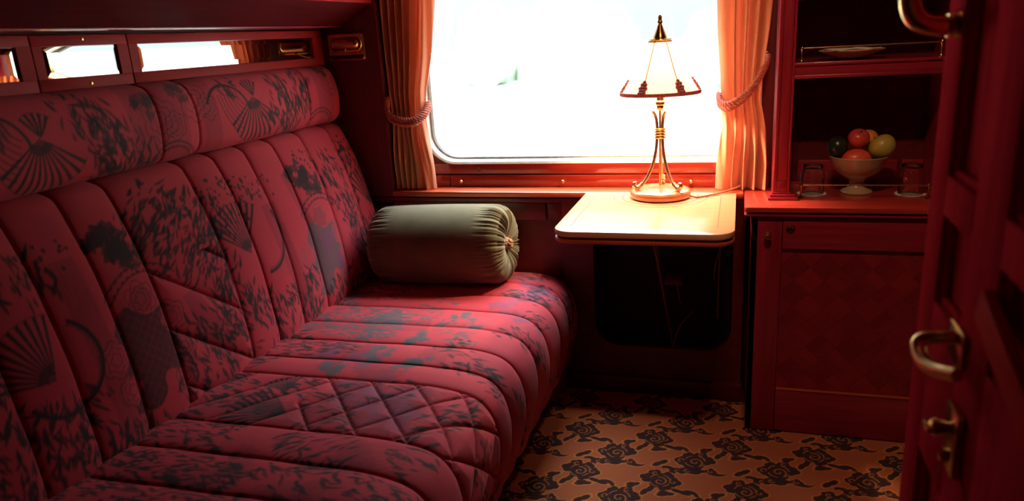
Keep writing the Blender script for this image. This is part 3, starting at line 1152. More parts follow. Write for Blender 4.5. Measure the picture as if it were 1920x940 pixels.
# ------------------------------------------------------------------ bolster
def bolster():
    root = thing('bolster_cushion', 'olive green velvet bolster cushion with gathered end, lying on the red sofa', 'cushion', (-1.02, 2.348, 0.47))
    Rb, half, er = 0.140, 0.257, 0.055
    prof = []
    for k in range(14):
        rr = 0.012 + (Rb - er - 0.012) * k / 13
        prof.append((rr, half - 0.024 * math.exp(-(rr / 0.055) ** 2) * (1 - (rr / (Rb - er)) ** 4), 1.0))
    for k in range(1, 17):
        t_ = PI / 2 * k / 16
        prof.append((Rb - er + er * math.sin(t_), half - er + er * math.cos(t_), 1.0 - 0.5 * k / 16))
    for k in range(1, 40):
        u = k / 39
        prof.append((Rb + 0.003 * math.sin(u * PI), (half - er) * (1 - 2 * u), max(0, 0.5 - u * 4) + max(0, 0.5 - (1 - u) * 4)))
    for k in range(1, 17):
        t_ = PI / 2 * (1 - k / 16)
        prof.append((Rb - er + er * math.sin(t_), -(half - er + er * math.cos(t_)), 0.5 + 0.5 * k / 16))
    for k in range(13, -1, -1):
        prof.append((0.012 + (Rb - er - 0.012) * k / 13, -(half + 0.004), 1.0))
    segs = 360
    th = np.linspace(0, 2 * PI, segs, endpoint=False)
    pl_ = np.zeros(segs)
    for k in range(1, 60):
        f_ = random.randint(14, 46)
        pl_ += np.cos(f_ * th + random.uniform(0, 6)) / 9
    pl_ = -np.abs(pl_)
    P = np.zeros((len(prof), segs, 3))
    tilt = math.radians(1.6)
    for i, (r, hx, amt) in enumerate(prof):
        # folds die away along the body
        g = pl_ * 0.0100 * amt * min(1, r / 0.04) * (1.0 if r < Rb - 0.002 else 1.0)
        rr = r + g
        hxx = hx + (np.sign(hx) * g * 0.8 if r < Rb - er * 0.3 else 0)
        yy, zz = rr * np.cos(th), rr * np.sin(th)
        zz = np.where(zz < -0.126, -0.126 + (zz + 0.126) * 0.3, zz)
        P[i, :, 0] = -1.004 + hxx * math.cos(tilt) - zz * math.sin(tilt)
        P[i, :, 1] = 2.348 + yy
        P[i, :, 2] = 0.601 + zz + hxx * math.sin(tilt)
    MB().grid(P, close_v=True).build('cover', M_velvet, root, smooth=80)
    # gathered rosette button on the end
    mb_ = MB()
    cx, cz = -1.004 + half - 0.018, 0.609
    mb_.lathe([(0.0, 0.012), (0.012, 0.011), (0.020, 0.006), (0.0235, -0.004), (0.022, -0.012)], (cx, 2.348, cz), 60, 'x',
              flute=lambda t_, i: 1 + 0.05 * np.sin(t_ * 11))
    for k in range(7):
        t_ = 2 * PI * k / 7
        mb_.tube([(cx + 0.008, 2.348 + 0.017 * math.cos(t_), cz + 0.017 * math.sin(t_)), (cx + 0.017, 2.348 + 0.010 * math.cos(t_ + .5), cz + 0.010 * math.sin(t_ + .5)),
                  (cx + 0.013, 2.348 + 0.002 * math.cos(t_ + 1), cz + 0.002 * math.sin(t_ + 1))], [0.003, 0.005, 0.003], 8, True, 4)
    o = mb_.build('end_button', plain('tan gathered cloth', (0.34, 0.16, 0.07), 0.8, 0, 200, 0.25, 0, 0.3), root, smooth=60)
    o['label'] = 'tan gathered rosette button'


bolster()


# ------------------------------------------------------------------ mirror band on the left wall
def mirror_panel(y0, y1, my0, my1, label, screws):
    z0, z1, mz0, mz1 = 1.241, 1.363, 1.268, 1.339
    root = thing('mirror_panel', label, 'mirror', (-1.49, (y0 + y1) / 2, z0), 'mirror panels above the sofa')
    g = 0.0018
    xb, xf = -1.5, -1.480
    mb_ = MB()
    mb_.box(xb, xf, y0 + g, y1 - g, z0, mz0, 0.002)
    mb_.box(xb, xf, y0 + g, y1 - g, mz1, z1, 0.002)
    mb_.box(xb, xf, y0 + g, my0, mz0, mz1, 0.0)
    mb_.box(xb, xf, my1, y1 - g, mz0, mz1, 0.0)
    # sloping inner bead
    mb_.build('frame', M_band, root)
    bw = 0.014
    xm = -1.484
    A = [(xm - 0.002, my0, mz0), (xm - 0.002, my1, mz0), (xm - 0.002, my1, mz1), (xm - 0.002, my0, mz1)]
    Bq = [(xm, my0 + bw, mz0 + bw), (xm, my1 - bw, mz0 + bw), (xm, my1 - bw, mz1 - bw), (xm, my0 + bw, mz1 - bw)]
    Cq = [(xb + 0.003, q[1], q[2]) for q in A]
    mb_ = MB().add(A + Bq + Cq, [(4, 5, 6, 7)] + [(i, (i + 1) % 4, 4 + (i + 1) % 4, 4 + i) for i in range(4)]
                   + [(8 + i, 8 + (i + 1) % 4, (i + 1) % 4, i) for i in range(4)] + [(11, 10, 9, 8)])
    mb_.build('mirror_glass', M_mirror, root, smooth=0)
    for (sy, sz) in screws:
        mb_ = MB().lathe([(0.0, 0.0025), (0.003, 0.0022), (0.0042, 0.0008), (0.0045, -0.001)], (xf, sy, sz), 14, 'x')
        mb_.build('screw', M_brassd, root)


mirror_panel(1.287, 1.563, 1.313, 1.528, 'short wood framed mirror panel above the sofa, with a screw above and below the glass', [(1.426, 1.353), (1.427, 1.252)])
mirror_panel(1.563, 2.497, 1.594, 2.43, 'longest wood framed mirror panel above the sofa, ending beside the brass reading lamp', [])
mirror_panel(0.95, 1.287, 0.985, 1.250, 'wood framed mirror panel cut off by the left edge of the photo', [])
mirror_panel(0.40, 0.95, 0.43, 0.91, 'wood framed mirror panel outside the left edge of the photo', [])


# ------------------------------------------------------------------ folded upper berth
def berth():
    root = thing('upper_berth', 'folded dark wood upper berth with sloping underside above the mirror panels', 'berth', (-1.45, 1.3, 1.37))
    mb_ = MB()
    y0, y1 = 0.0, 2.497
    sec = [(-1.496, 1.372), (-1.395, 1.372), (-1.268, 1.445), (-1.268, 1.47), (-1.496, 1.47)]
    n_ = len(sec)
    vs = [(x, y0, z) for x, z in sec] + [(x, y1, z) for x, z in sec]
    mb_.add(vs, [tuple(range(n_)), tuple(range(2 * n_ - 1, n_ - 1, -1))] + [(i, (i + 1) % n_, n_ + (i + 1) % n_, n_ + i) for i in range(n_)])
    mb_.build('underside', M_darky, root, smooth=0)
    MB().box(-1.288, -1.262, y0, y1, 1.443, 1.62, 0.004).build('front_board', M_band, root)
    MB().box(-1.496, -1.392, y0, y1, 1.3695, 1.3735, 0.001).build('edge_strip', M_wz, root)


berth()


# ------------------------------------------------------------------ reading lamp on the end wall
def reading_lamp():
    root = thing('reading_lamp', 'brass wall reading lamp with rounded tube on a square plate beside the mirrors', 'lamp', (-1.378, 2.497, 1.30))
    x0, x1, z0, z1 = -1.452, -1.304, 1.252, 1.348
    hole = rr_dense(-1.443, -1.315, 1.286, 1.332, 0.0225, 10, 10)
    mb_ = MB()
    out = rrect(x0, x1, z0, z1, 0.009, 6)
    # plate with bevelled rim and oval recess
    mb2 = MB()
    for (inset, y) in ((0, 2.498), (0, 2.486), (0.006, 2.482)):
        pass
    P = []
    for (ins, y) in ((0.0, 2.499), (0.0, 2.487), (0.005, 2.482)):
        P.append([(x, y, z) for x, z in rrect(x0 + ins, x1 - ins, z0 + ins, z1 - ins, 0.009, 6)])
    mb_.grid(np.array(P), close_v=True)
    holed_wall(mb_, x0 + 0.005, x1 - 0.005, z0 + 0.005, z1 - 0.005, 2.482, 2.4985, hole)
    mb_.build('plate', M_brass, root, smooth=30)
    mb_ = MB()
    ring_strip(mb_, hole, [(0.003, 2.482), (0.001, 2.478), (-0.002, 2.480), (-0.003, 2.497)])
    mb_.build('recess_rim', M_brass, root)
    mb_ = MB()
    r = 0.0185
    prof = [(0.0001, -0.058)] + [(r * math.sin(t_), -0.058 + r * (1 - math.cos(t_))) for t_ in np.linspace(0.2, PI / 2, 8)]
    prof += [(r * math.sin(t_), 0.058 - r * (1 - math.cos(t_))) for t_ in np.linspace(PI / 2, 0.2, 8)] + [(0.0001, 0.058)]
    mb_.lathe(prof, (-1.379, 2.478, 1.309), 32, 'x')
    mb_.build('lamp_tube', M_brass, root, smooth=60)
    mb_ = MB().tube([(-1.379, 2.478, 1.292), (-1.379, 2.474, 1.284)], 0.003, 10)
    mb_.build('switch', M_brass, root)
    for (sx, sz) in ((-1.443, 1.261), (-1.313, 1.261), (-1.443, 1.339), (-1.313, 1.339)):
        MB().ball((sx, 2.482, sz), 0.003, (1, .6, 1), 12).build('screw', M_brassd, root)


reading_lamp()


# ------------------------------------------------------------------ curtains
def fold_curtain(name, label, keys, ybase, fold, amp, mat):
    """keys: list of (z, xl, xr, amplitude factor)"""
    zs = np.array([k[0] for k in keys])
    n, m = 260, 420
    U = np.linspace(0, 1, n)
    Zv = np.linspace(zs[0], zs[-1], m)
    xl = np.interp(Zv, zs, [k[1] for k in keys])
    xr = np.interp(Zv, zs, [k[2] for k in keys])
    am = np.interp(Zv, zs, [k[3] for k in keys])
    ker = np.ones(15) / 15
    pad = lambda q: np.convolve(np.r_[np.full(7, q[0]), q, np.full(7, q[-1])], ker, 'valid')
    xl, xr, am = pad(xl), pad(xr), pad(am)
    P = np.zeros((n, m, 3))
    for j in range(m):
        dx, dy = fold(U, Zv[j])
        P[:, j, 0] = xl[j] + (xr[j] - xl[j]) * U + dx * am[j]
        P[:, j, 1] = ybase + dy * amp * am[j]
        P[:, j, 2] = Zv[j]
    o = MB().grid(P).build(name, mat, None, smooth=180, fixn=False, solid=0.0025)
    return tag(o, label, 'curtain', 'window curtains')


def foldL(U, z):
    k = U / 0.70
    pl_ = 2 * np.abs(np.sin(PI * 5.2 * k + 0.3 + 0.15 * math.sin(z * 6))) ** 0.75 - 1
    wide = 0.9 * np.sin((U - 0.70) / 0.30 * PI) + 0.25 * np.sin(U * 40 + z * 9)
    wgt = 1 / (1 + np.exp((U - 0.70) * 60))
    below = max(0, min(1, (1.05 - z) / 0.12))
    puck = 0.35 * below * np.sin(U * 55 + 12 * z) * np.exp(-((z - 0.92) / 0.1) ** 2)
    return 0.006 * np.cos(2 * PI * 5.2 * k) * wgt, -(pl_ * wgt + wide * (1 - wgt)) - puck


def foldR(U, z):
    k = (U - 0.28) / 0.72
    pl_ = 2 * np.abs(np.sin(PI * 3.6 * k + 0.6 + 0.25 * math.sin(z * 5))) ** 0.75 - 1
    wide = 0.7 * np.sin(U / 0.28 * PI)
    wgt = 1 / (1 + np.exp(-(U - 0.28) * 40))
    below = max(0, min(1, (1.06 - z) / 0.1))
    puck = 0.45 * below * np.sin(U * 34 + 30 * z) * np.exp(-((z - 0.95) / 0.09) ** 2)
    return 0.008 * np.cos(2 * PI * 3.3 * k) * wgt, -(pl_ * wgt + wide * (1 - wgt)) - puck


fold_curtain('curtain', 'apricot pleated curtain at the left of the window, tied back with rope',
             [(0.764, -1.250, -1.094, 1.0), (0.85, -1.250, -1.098, 0.95), (0.96, -1.248, -1.112, 0.75), (1.045, -1.246, -1.116, 0.55), (1.13, -1.248, -1.104, 0.75), (1.25, -1.248, -1.070, 0.95), (1.46, -1.248, -1.036, 1.0), (1.80, -1.248, -1.00, 1.0)],
             2.545, foldL, 0.027, M_curtain)
fold_curtain('curtain', 'apricot curtain at the right of the window, hanging next to the wooden shelves',
             [(0.764, -0.072, 0.088, 1.0), (0.85, -0.070, 0.088, 1.0), (0.97, -0.056, 0.082, 0.8), (1.06, -0.058, 0.064, 0.6), (1.15, -0.064, 0.068, 0.8), (1.28, -0.075, 0.082, 1.0), (1.45, -0.080, 0.096, 1.0), (1.80, -0.095, 0.10, 1.0)],
             2.548, foldR, 0.027, M_curtain)


def rope(name, path, label, r=0.0085, turns=60):
    pts = smooth_path([Vector(p) for p in path], 24)
    mb_ = MB()
    n_ = len(pts)
    L = sum((pts[i + 1] - pts[i]).length for i in range(n_ - 1))
    for k in range(3):
        q = []
        up = None
        acc = 0
        for i in range(n_):
            d = (pts[min(i + 1, n_ - 1)] - pts[max(i - 1, 0)]).normalized()
            if up is None:
                up = d.orthogonal().normalized()
            up = (up - d * up.dot(d)).normalized()
            s_ = d.cross(up)
            if i:
                acc += (pts[i] - pts[i - 1]).length
            t_ = 2 * PI * (acc / 0.030 + k / 3)
            q.append(pts[i] + (up * math.cos(t_) + s_ * math.sin(t_)) * r * 0.62)
        mb_.tube(q, r * 0.62, 8)
    return mb_, label


def tieback(paths, hook, label):
    root = thing('curtain_tieback', label, 'tieback', hook, 'rope tiebacks')
    mb_ = MB()
    for p in paths:
        m2, _ = rope('r', p, '')
        mb_.add(m2.v, m2.f)
    mb_.build('rope', M_rope, root, smooth=60)
    hx, hy, hz = hook
    mb_ = MB()
    mb_.lathe([(0.0, -0.016), (0.006, -0.015), (0.008, -0.010), (0.004, -0.006), (0.004, 0.0), (0.011, 0.002), (0.011, 0.006)], (hx, hy, hz), 16, 'y')
    mb_.build('hook', M_brassd, root)


tieback([[(-1.250, 2.515, 1.115), (-1.251, 2.507, 1.075), (-1.235, 2.500, 1.046), (-1.19, 2.495, 1.030), (-1.14, 2.500, 1.030), (-1.112, 2.525, 1.052), (-1.105, 2.56, 1.085)],
         [(-1.248, 2.515, 1.105), (-1.250, 2.507, 1.055), (-1.232, 2.498, 1.030), (-1.19, 2.494, 1.015), (-1.142, 2.498, 1.016), (-1.112, 2.525, 1.036), (-1.103, 2.56, 1.07)]],
        (-1.246, 2.590, 1.115), 'terracotta rope tieback around the left window curtain')
tieback([[(0.082, 2.570, 1.195), (0.070, 2.520, 1.155), (0.045, 2.500, 1.115), (0.010, 2.497, 1.078), (-0.035, 2.500, 1.052), (-0.062, 2.530, 1.060), (-0.066, 2.56, 1.082)],
         [(0.076, 2.570, 1.190), (0.060, 2.520, 1.140), (0.036, 2.498, 1.098), (0.005, 2.495, 1.062), (-0.035, 2.500, 1.038), (-0.060, 2.530, 1.045), (-0.066, 2.56, 1.068)]],
        (0.078, 2.590, 1.198), 'terracotta rope tieback around the right window curtain')


# ------------------------------------------------------------------ table
def table():
    root = thing('fold_down_table', 'pale lit wooden wall table with rounded corners under the window', 'table', (-0.256, 2.486, 0.72))
    x0, x1, y0, y1 = -0.507, -0.003, 1.962, 2.486
    mb_ = MB().prism(rrect(x0, x1, y0, y1, 0.06, 12, (1, 1, 0, 0)), 0.7445, 0.762, 0.003)
    mb_.build('tabletop', M_table, root)
    mb_ = MB().prism(rrect(x0 + 0.006, x1 - 0.006, y0 + 0.006, y1, 0.056, 12, (1, 1, 0, 0)), 0.736, 0.7445)
    mb_.build('groove', M_line, root)
    mb_ = MB().prism(rrect(x0, x1, y0, y1, 0.06, 12, (1, 1, 0, 0)), 0.726, 0.737, 0.003)
    mb_.build('lower_edge', M_sill, root)
    # inlay lines: border and rings round the lamp
    mb_ = MB()
    zt = 0.7622
    lw = 0.0018
    for (ax, ay, bx, by) in ((-0.463, 2.03, -0.463, 2.43), (-0.463 + 0.015, 2.447, -0.403, 2.447), (-0.050, 2.03, -0.050, 2.44), (-0.095, 2.447, -0.06, 2.447)):
        mb_.box(min(ax, bx) - lw / 2, max(ax, bx) + lw / 2, min(ay, by) - lw / 2, max(ay, by) + lw / 2, zt - 0.001, zt + 0.0003)
    lc = (-0.245, 2.425)
    for (r, hw, a0, a1) in ((0.152, 0.0012, PI * 0.95, PI * 2.05), (0.124, 0.002, PI * 0.86, PI * 2.14)):
        t_ = np.linspace(a0, a1, 90)
        P = np.zeros((2, 90, 3))
        for k, rr in enumerate((r - hw, r + hw)):
            P[k, :, 0] = lc[0] + rr * np.cos(t_)
            P[k, :, 1] = np.minimum(lc[1] + rr * np.sin(t_), 2.486)
            P[k, :, 2] = zt + 0.0003
        mb_.grid(P)
    mb_.build('inlay', M_line, root, smooth=0)
    mb_ = MB()
    mb_.box(-0.505, -0.005, 2.40, 2.484, 0.70, 0.726, 0.003)
    mb_.build('hinge_rail', M_darkx, root)
    # folding strut from the table down to the wall
    mb_ = MB().tube([(-0.224, 2.03, 0.722), (-0.205, 2.48, 0.20)], 0.0042, 10)
    mb_.build('strut', M_steel, root)
    mb_ = MB().tube([(-0.262, 2.42, 0.70), (-0.258, 2.46, 0.56), (-0.25, 2.48, 0.44)], 0.003, 8, True, 6)
    mb_.tube([(-0.195, 2.50, 0.44), (-0.19, 2.50, 0.40), (-0.182, 2.50, 0.36)], 0.0025, 8, True, 6)
    mb_.tube([(-0.205, 2.50, 0.20), (-0.19, 2.49, 0.26), (-0.16, 2.49, 0.31), (-0.135, 2.50, 0.335)], 0.003, 8, True, 6)
    mb_.build('cable', M_steel, root)
    mb_ = MB().box(-0.238, -0.175, 2.50, 2.58, 0.425, 0.448, 0.004)
    mb_.build('junction_box', M_dark, root)
    mb_ = MB().tube([(-0.05, 2.52, 0.60), (-0.055, 2.52, 0.30)], 0.004, 10).tube([(-0.05, 2.52, 0.56), (-0.066, 2.50, 0.50), (-0.07, 2.50, 0.45)], 0.0025, 8, True, 6)
    mb_.build('guide_rod', M_steel, root)


table()


# ------------------------------------------------------------------ table lamp
def table_lamp():
    lx, ly = -0.245, 2.425
    root = thing('table_lamp', 'lit brass table lamp with cone shade on three curved legs', 'lamp', (lx, ly, 0.7625))
    zb = 0.7628
    mb_ = MB().lathe([(0.0, 0.0), (0.092, 0.0), (0.097, 0.003), (0.099, 0.010), (0.0985, 0.018), (0.095, 0.024), (0.088, 0.0275), (0.06, 0.030), (0.0, 0.031)], (lx, ly, zb), 72)
    mb_.build('base', wood('warm turned lamp base', (0.66, 0.24, 0.10), (0.5, 0.15, 0.06), 'x', 0.25, 0.5), root)
    zt = zb + 0.030
    for k, ang in enumerate((math.radians(205), math.radians(322), math.radians(88))):
        ca, sa = math.cos(ang), math.sin(ang)

        def pt(r, z):
            return (lx + ca * r, ly + sa * r, z)
        path = [pt(0.026, 1.045), pt(0.016, 1.03), pt(0.0105, 1.0), pt(0.0105, 0.96), pt(0.014, 0.92), pt(0.024, 0.875), pt(0.042, 0.835), pt(0.060, 0.811), pt(0.070, 0.803)]
        mb_ = MB().tube(path, 0.0052, 14, True, 8)
        lg = mb_.build('leg', M_copper, root, smooth=60)
        mb_ = MB().tube([pt(0.058, 0.813), pt(0.070, 0.803), pt(0.082, 0.800), pt(0.089, 0.806), pt(0.088, 0.815), pt(0.081, 0.816)],
                        [0.0068, 0.0075, 0.0075, 0.007, 0.006, 0.0045], 14, True, 8)
        mb_.build('scroll_foot', M_copper, lg, smooth=60)
        mb_ = MB().tube([pt(0.078, zt), pt(0.078, 0.80)], 0.0075, 12)
        mb_.build('foot_pad', M_copper, lg)
    mb_ = MB()
    for z in (0.960, 0.969, 0.978, 0.987):
        mb_.lathe([(0.0145, z - 0.0042), (0.0185, z - 0.0025), (0.0195, z), (0.0185, z + 0.0025), (0.0145, z + 0.0042)], (lx, ly, 0), 40)
    mb_.build('collar', M_brass, root)
    mb_ = MB().lathe([(0.0, 1.022), (0.004, 1.022), (0.004, 1.045), (0.011, 1.050), (0.013, 1.056), (0.013, 1.062), (0.0165, 1.066), (0.0165, 1.074), (0.013, 1.078), (0.014, 1.10), (0.012, 1.125), (0.0, 1.125)], (lx, ly, 0), 36)
    mb_.tube([(lx, ly, 0.80), (lx, ly, 1.03)], 0.0038, 12)
    mb_.build('socket', M_brass, root)
    # shade: straight cone with softly flared rim and eight ribs
    zs0, zs1 = 1.100, 1.262
    r0, r1 = 0.124, 0.033

    def rad(u):
        return r1 + (r0 - r1) * (0.93 * u + 0.07 * u ** 4)
    n_ = 24
    prof = [(rad(u), zs1 + (zs0 - zs1) * u) for u in np.linspace(0, 1, n_)]
    th0 = math.radians(38)
    mb_ = MB().lathe(prof, (lx, ly, 0), 96, 'z', flute=lambda t_, i: 1 + 0.016 * np.abs(np.cos((t_ - th0) * 3)) - 0.010)
    sh = mb_.build('lamp_shade', M_shade, root, smooth=80, solid=0.0016)
    mb_ = MB()
    for k in range(6):
        med = MB()
        t_ = th0 + PI / 6 + 2 * PI * k / 6
        mb_.tube([(lx + (rad(u) + 0.0005) * math.cos(t_), ly + (rad(u) + 0.0005) * math.sin(t_), zs1 + (zs0 - zs1) * u) for u in np.linspace(0, 0.99, 20)], 0.0014, 8)
        for (u, s_, rr) in ((0.74, 0, 0.0060), (0.79, -0.05, 0.0068), (0.79, 0.05, 0.0068), (0.84, 0, 0.0075), (0.855, -0.075, 0.0070), (0.855, 0.075, 0.0070), (0.90, -0.045, 0.0075), (0.90, 0.045, 0.0075), (0.945, -0.06, 0.0072), (0.945, 0.06, 0.0072), (0.945, 0, 0.0072)):
            med.ball((lx + (rad(u) + 0.002) * math.cos(t_ + s_), ly + (rad(u) + 0.002) * math.sin(t_ + s_), zs1 + (zs0 - zs1) * u), rr, (1, 1, 1), 10)
        med.build('leaf_motif', M_trim, sh)
    mb_.build('rib', M_trim, sh)
    mb_ = MB()
    for k in range(120):
        t_ = 2 * PI * k / 120
        mb_.ball((lx + (r0 + 0.001) * math.cos(t_), ly + (r0 + 0.001) * math.sin(t_), zs0 + 0.003), 0.0044, (1, 1, 1.6), 8)
    mb_.build('beaded_trim', M_trim, sh)
    mb_ = MB()
    for k in range(34):
        t_ = 2 * PI * k / 34
        mb_.ball((lx + (r1 + 0.001) * math.cos(t_), ly + (r1 + 0.001) * math.sin(t_), zs1 - 0.002), 0.0036, (1, 1, 1.2), 8)
    mb_.build('beaded_trim', M_trim, sh)
    mb_ = MB().lathe([(0.0, 1.262), (0.036, 1.262), (0.038, 1.264), (0.037, 1.267), (0.022, 1.269), (0.0215, 1.272), (0.017, 1.285), (0.0115, 1.298), (0.0078, 1.308), (0.0062, 1.312),
                      (0.0085, 1.316), (0.0085, 1.319), (0.0062, 1.322), (0.0058, 1.328), (0.0062, 1.334), (0.004, 1.339), (0.0, 1.341)], (lx, ly, 0), 40)
    mb_.build('finial', M_brassd, root)
    mb_ = MB().ball((lx, ly, 1.158), 0.022, (1, 1, 1.35), 24)
    mb_.build('bulb', emit_mat('warm bulb glass', (1.0, 0.72, 0.42), 25.0), root)
    mb_ = MB().tube([(lx + 0.092, ly - 0.02, 0.774), (lx + 0.115, ly - 0.02, 0.7665), (lx + 0.15, ly + 0.0, 0.7665), (lx + 0.195, ly + 0.045, 0.7675), (lx + 0.24, ly + 0.085, 0.775), (lx + 0.27, ly + 0.15, 0.78)], 0.0032, 10, True, 8)
    mb_.build('cord', M_cord, root)
    ld = bpy.data.lights.new('lamp_light', 'POINT')
    ld.energy = LAMP
    ld.color = WARM
    ld.shadow_soft_size = 0.03
    lo = bpy.data.objects.new('lamp_light', ld)
    lo.location = (0, 0, 1.195 - 0.7625)
    lo.parent = root
    COL.objects.link(lo)


table_lamp()


# ------------------------------------------------------------------ parquetry veneer
def parquet_panel(name, x0, x1, z0, z1, y, thick, parent, light, dark, cell=0.062, step=0.003):
    n, m = int((x1 - x0) / step), int((z1 - z0) / step)
    cv = Canvas(x0, x1, z0, z1, n, m, light)
    P0, Q0 = np.meshgrid(cv.p, cv.q, indexing='ij')
    u = (P0 + Q0) / math.sqrt(2)
    v = (Q0 - P0) / math.sqrt(2)
    # basket weave of staves laid on the diagonal
    iu, iv = np.floor(u / cell).astype(int), np.floor(v / cell).astype(int)
    par = (iu + iv) % 2
    along = np.where(par == 0, u, v)
    across = np.where(par == 0, v, u)
    stave = np.floor((across % cell) / (cell / 2)).astype(int)
    hsh = np.sin(iu * 12.9898 + iv * 78.233 + stave * 37.719) * 43758.5453
    tone = hsh - np.floor(hsh)
    grain = np.sin(across * 900 + 3 * np.sin(along * 30 + tone * 9)) * 0.5 + 0.5
    k = (0.25 + 0.5 * tone + 0.25 * par)[..., None]
    k = np.clip(k * 0.8 + 0.2 * grain[..., None], 0, 1)
    cv.c[:] = np.array(dark) * (1 - k) + np.array(light) * k
    e1 = np.minimum(across % cell, cell - across % cell)
    e2 = np.minimum(along % cell, cell - along % cell)
    cv.put((slice(None), slice(None)), np.minimum(e1, e2) - 0.0007, tuple(q * 0.6 for q in dark), 0.6)
    P = np.zeros((n, m, 3))
    P[..., 0], P[..., 1], P[..., 2] = P0, y, Q0
    mb_ = MB().grid(P)
    cols = cv.c.reshape(-1, 3)
    k0 = len(mb_.v)
    mb_.add([(x0, y, z0), (x1, y, z0), (x1, y, z1), (x0, y, z1), (x0, y + thick, z0), (x1, y + thick, z0), (x1, y + thick, z1), (x0, y + thick, z1)],
            [(7, 6, 5, 4), (0, 1, 5, 4), (1, 2, 6, 5), (2, 3, 7, 6), (3, 0, 4, 7)])
    return mb_.build(name, M_parq, parent, smooth=0, cols=np.vstack([cols, np.tile(np.array(dark), (8, 1))]), fixn=False)


# ------------------------------------------------------------------ lower cabinet
def cabinet():
    root = thing('cabinet', 'red wood low cabinet with diagonal parquetry panel door', 'cabinet', (0.30, 2.39, 0.0))
    y0 = 2.298
    mb_ = MB()
    mb_.box(0.044, 0.064, y0, 2.59, 0.003, 0.732, 0.0015)
    mb_.box(0.044, 0.92, 2.575, 2.595, 0.003, 0.732)
    mb_.box(0.90, 0.92, y0, 2.59, 0.003, 0.732)
    mb_.box(0.06, 0.92, y0 + 0.02, 2.59, 0.003, 0.02)
    mb_.box(0.044, 0.134, y0, y0 + 0.02, 0.003, 0.732, 0.0015)
    mb_.box(0.74, 0.92, y0, y0 + 0.02, 0.003, 0.732, 0.0015)
    mb_.build('body', M_wz, root)
    mb_ = MB()
    mb_.box(0.1355, 0.738, y0 - 0.001, y0 + 0.019, 0.630, 0.729, 0.0015)
    mb_.box(0.1355, 0.738, y0 - 0.001, y0 + 0.019, 0.006, 0.157, 0.0015)
    mb_.box(0.660, 0.738, y0 - 0.001, y0 + 0.019, 0.157, 0.630, 0.0015)
    dr = mb_.build('door', M_wx, root)
    MB().box(0.1355, 0.660, y0 - 0.003, y0 + 0.010, 0.1545, 0.1580, 0.0006).build('lit_rail_edge', M_sill, dr)  # lighter strip stands in for light caught on the rail's top edge
    parquet_panel('parquet_panel', 0.1355, 0.660, 0.1575, 0.630, y0 + 0.010, 0.006, dr, (0.36, 0.024, 0.036), (0.17, 0.010, 0.016))
    mb_ = MB().lathe([(0.0, -0.026), (0.007, -0.0255), (0.0105, -0.022), (0.0115, -0.017), (0.008, -0.011), (0.005, -0.006), (0.0055, -0.002), (0.011, 0.0)], (0.0925, y0, 0.672), 24, 'y')
    mb_.build('knob', M_brass, root)
    mb_ = MB().lathe([(0.0, -0.001), (0.006, -0.0015), (0.009, -0.003), (0.012, -0.0032), (0.014, -0.001), (0.014, 0.002)], (0.157, y0 - 0.001, 0.693), 28, 'y')
    mb_.build('keyhole_rosette', M_brassd, dr)
    mb_ = MB().lathe([(0.0, -0.004), (0.0035, -0.004), (0.0035, 0.0)], (0.157, y0 - 0.001, 0.693), 12, 'y')
    mb_.build('keyhole', M_black, dr)


cabinet()

# worktop on the cabinet
wt = thing('worktop', 'red brown wooden worktop on the low cabinet', 'worktop', (0.47, 2.45, 0.733))
MB().prism(rrect(0.022, 0.925, 2.284, 2.595, 0.012, 5, (1, 0, 0, 0)), 0.7465, 0.762, 0.002).build('top_board', M_work, wt)
MB().prism(rrect(0.032, 0.925, 2.293, 2.595, 0.010, 5, (1, 0, 0, 0)), 0.739, 0.747).build('cove', M_dark, wt)
MB().prism(rrect(0.022, 0.925, 2.284, 2.595, 0.012, 5, (1, 0, 0, 0)), 0.733, 0.7395, 0.002).build('lower_lip', M_wx, wt)
MB().box(0.115, 0.925, 2.595, 2.675, 0.735, 0.762).build('rear_board', M_work, wt)


# ------------------------------------------------------------------ open shelves
def gallery(root, xa, xb, y, zbase, zr):
    mb_ = MB()
    r_ = MB().tube([(xa, y, zr), (xb, y, zr)], 0.0027, 12).build('gallery_rail', M_brass, root)
    for x in (xa, xb):
        mb_ = MB().lathe([(0.0075, 0.0), (0.0075, 0.002), (0.004, 0.004), (0.0026, 0.008), (0.0026, zr - zbase - 0.006), (0.005, zr - zbase - 0.003), (0.0056, zr - zbase), (0.004, zr - zbase + 0.0045), (0.0, zr - zbase + 0.006)], (x, y, zbase), 18)
        mb_.build('post', M_brass, r_)


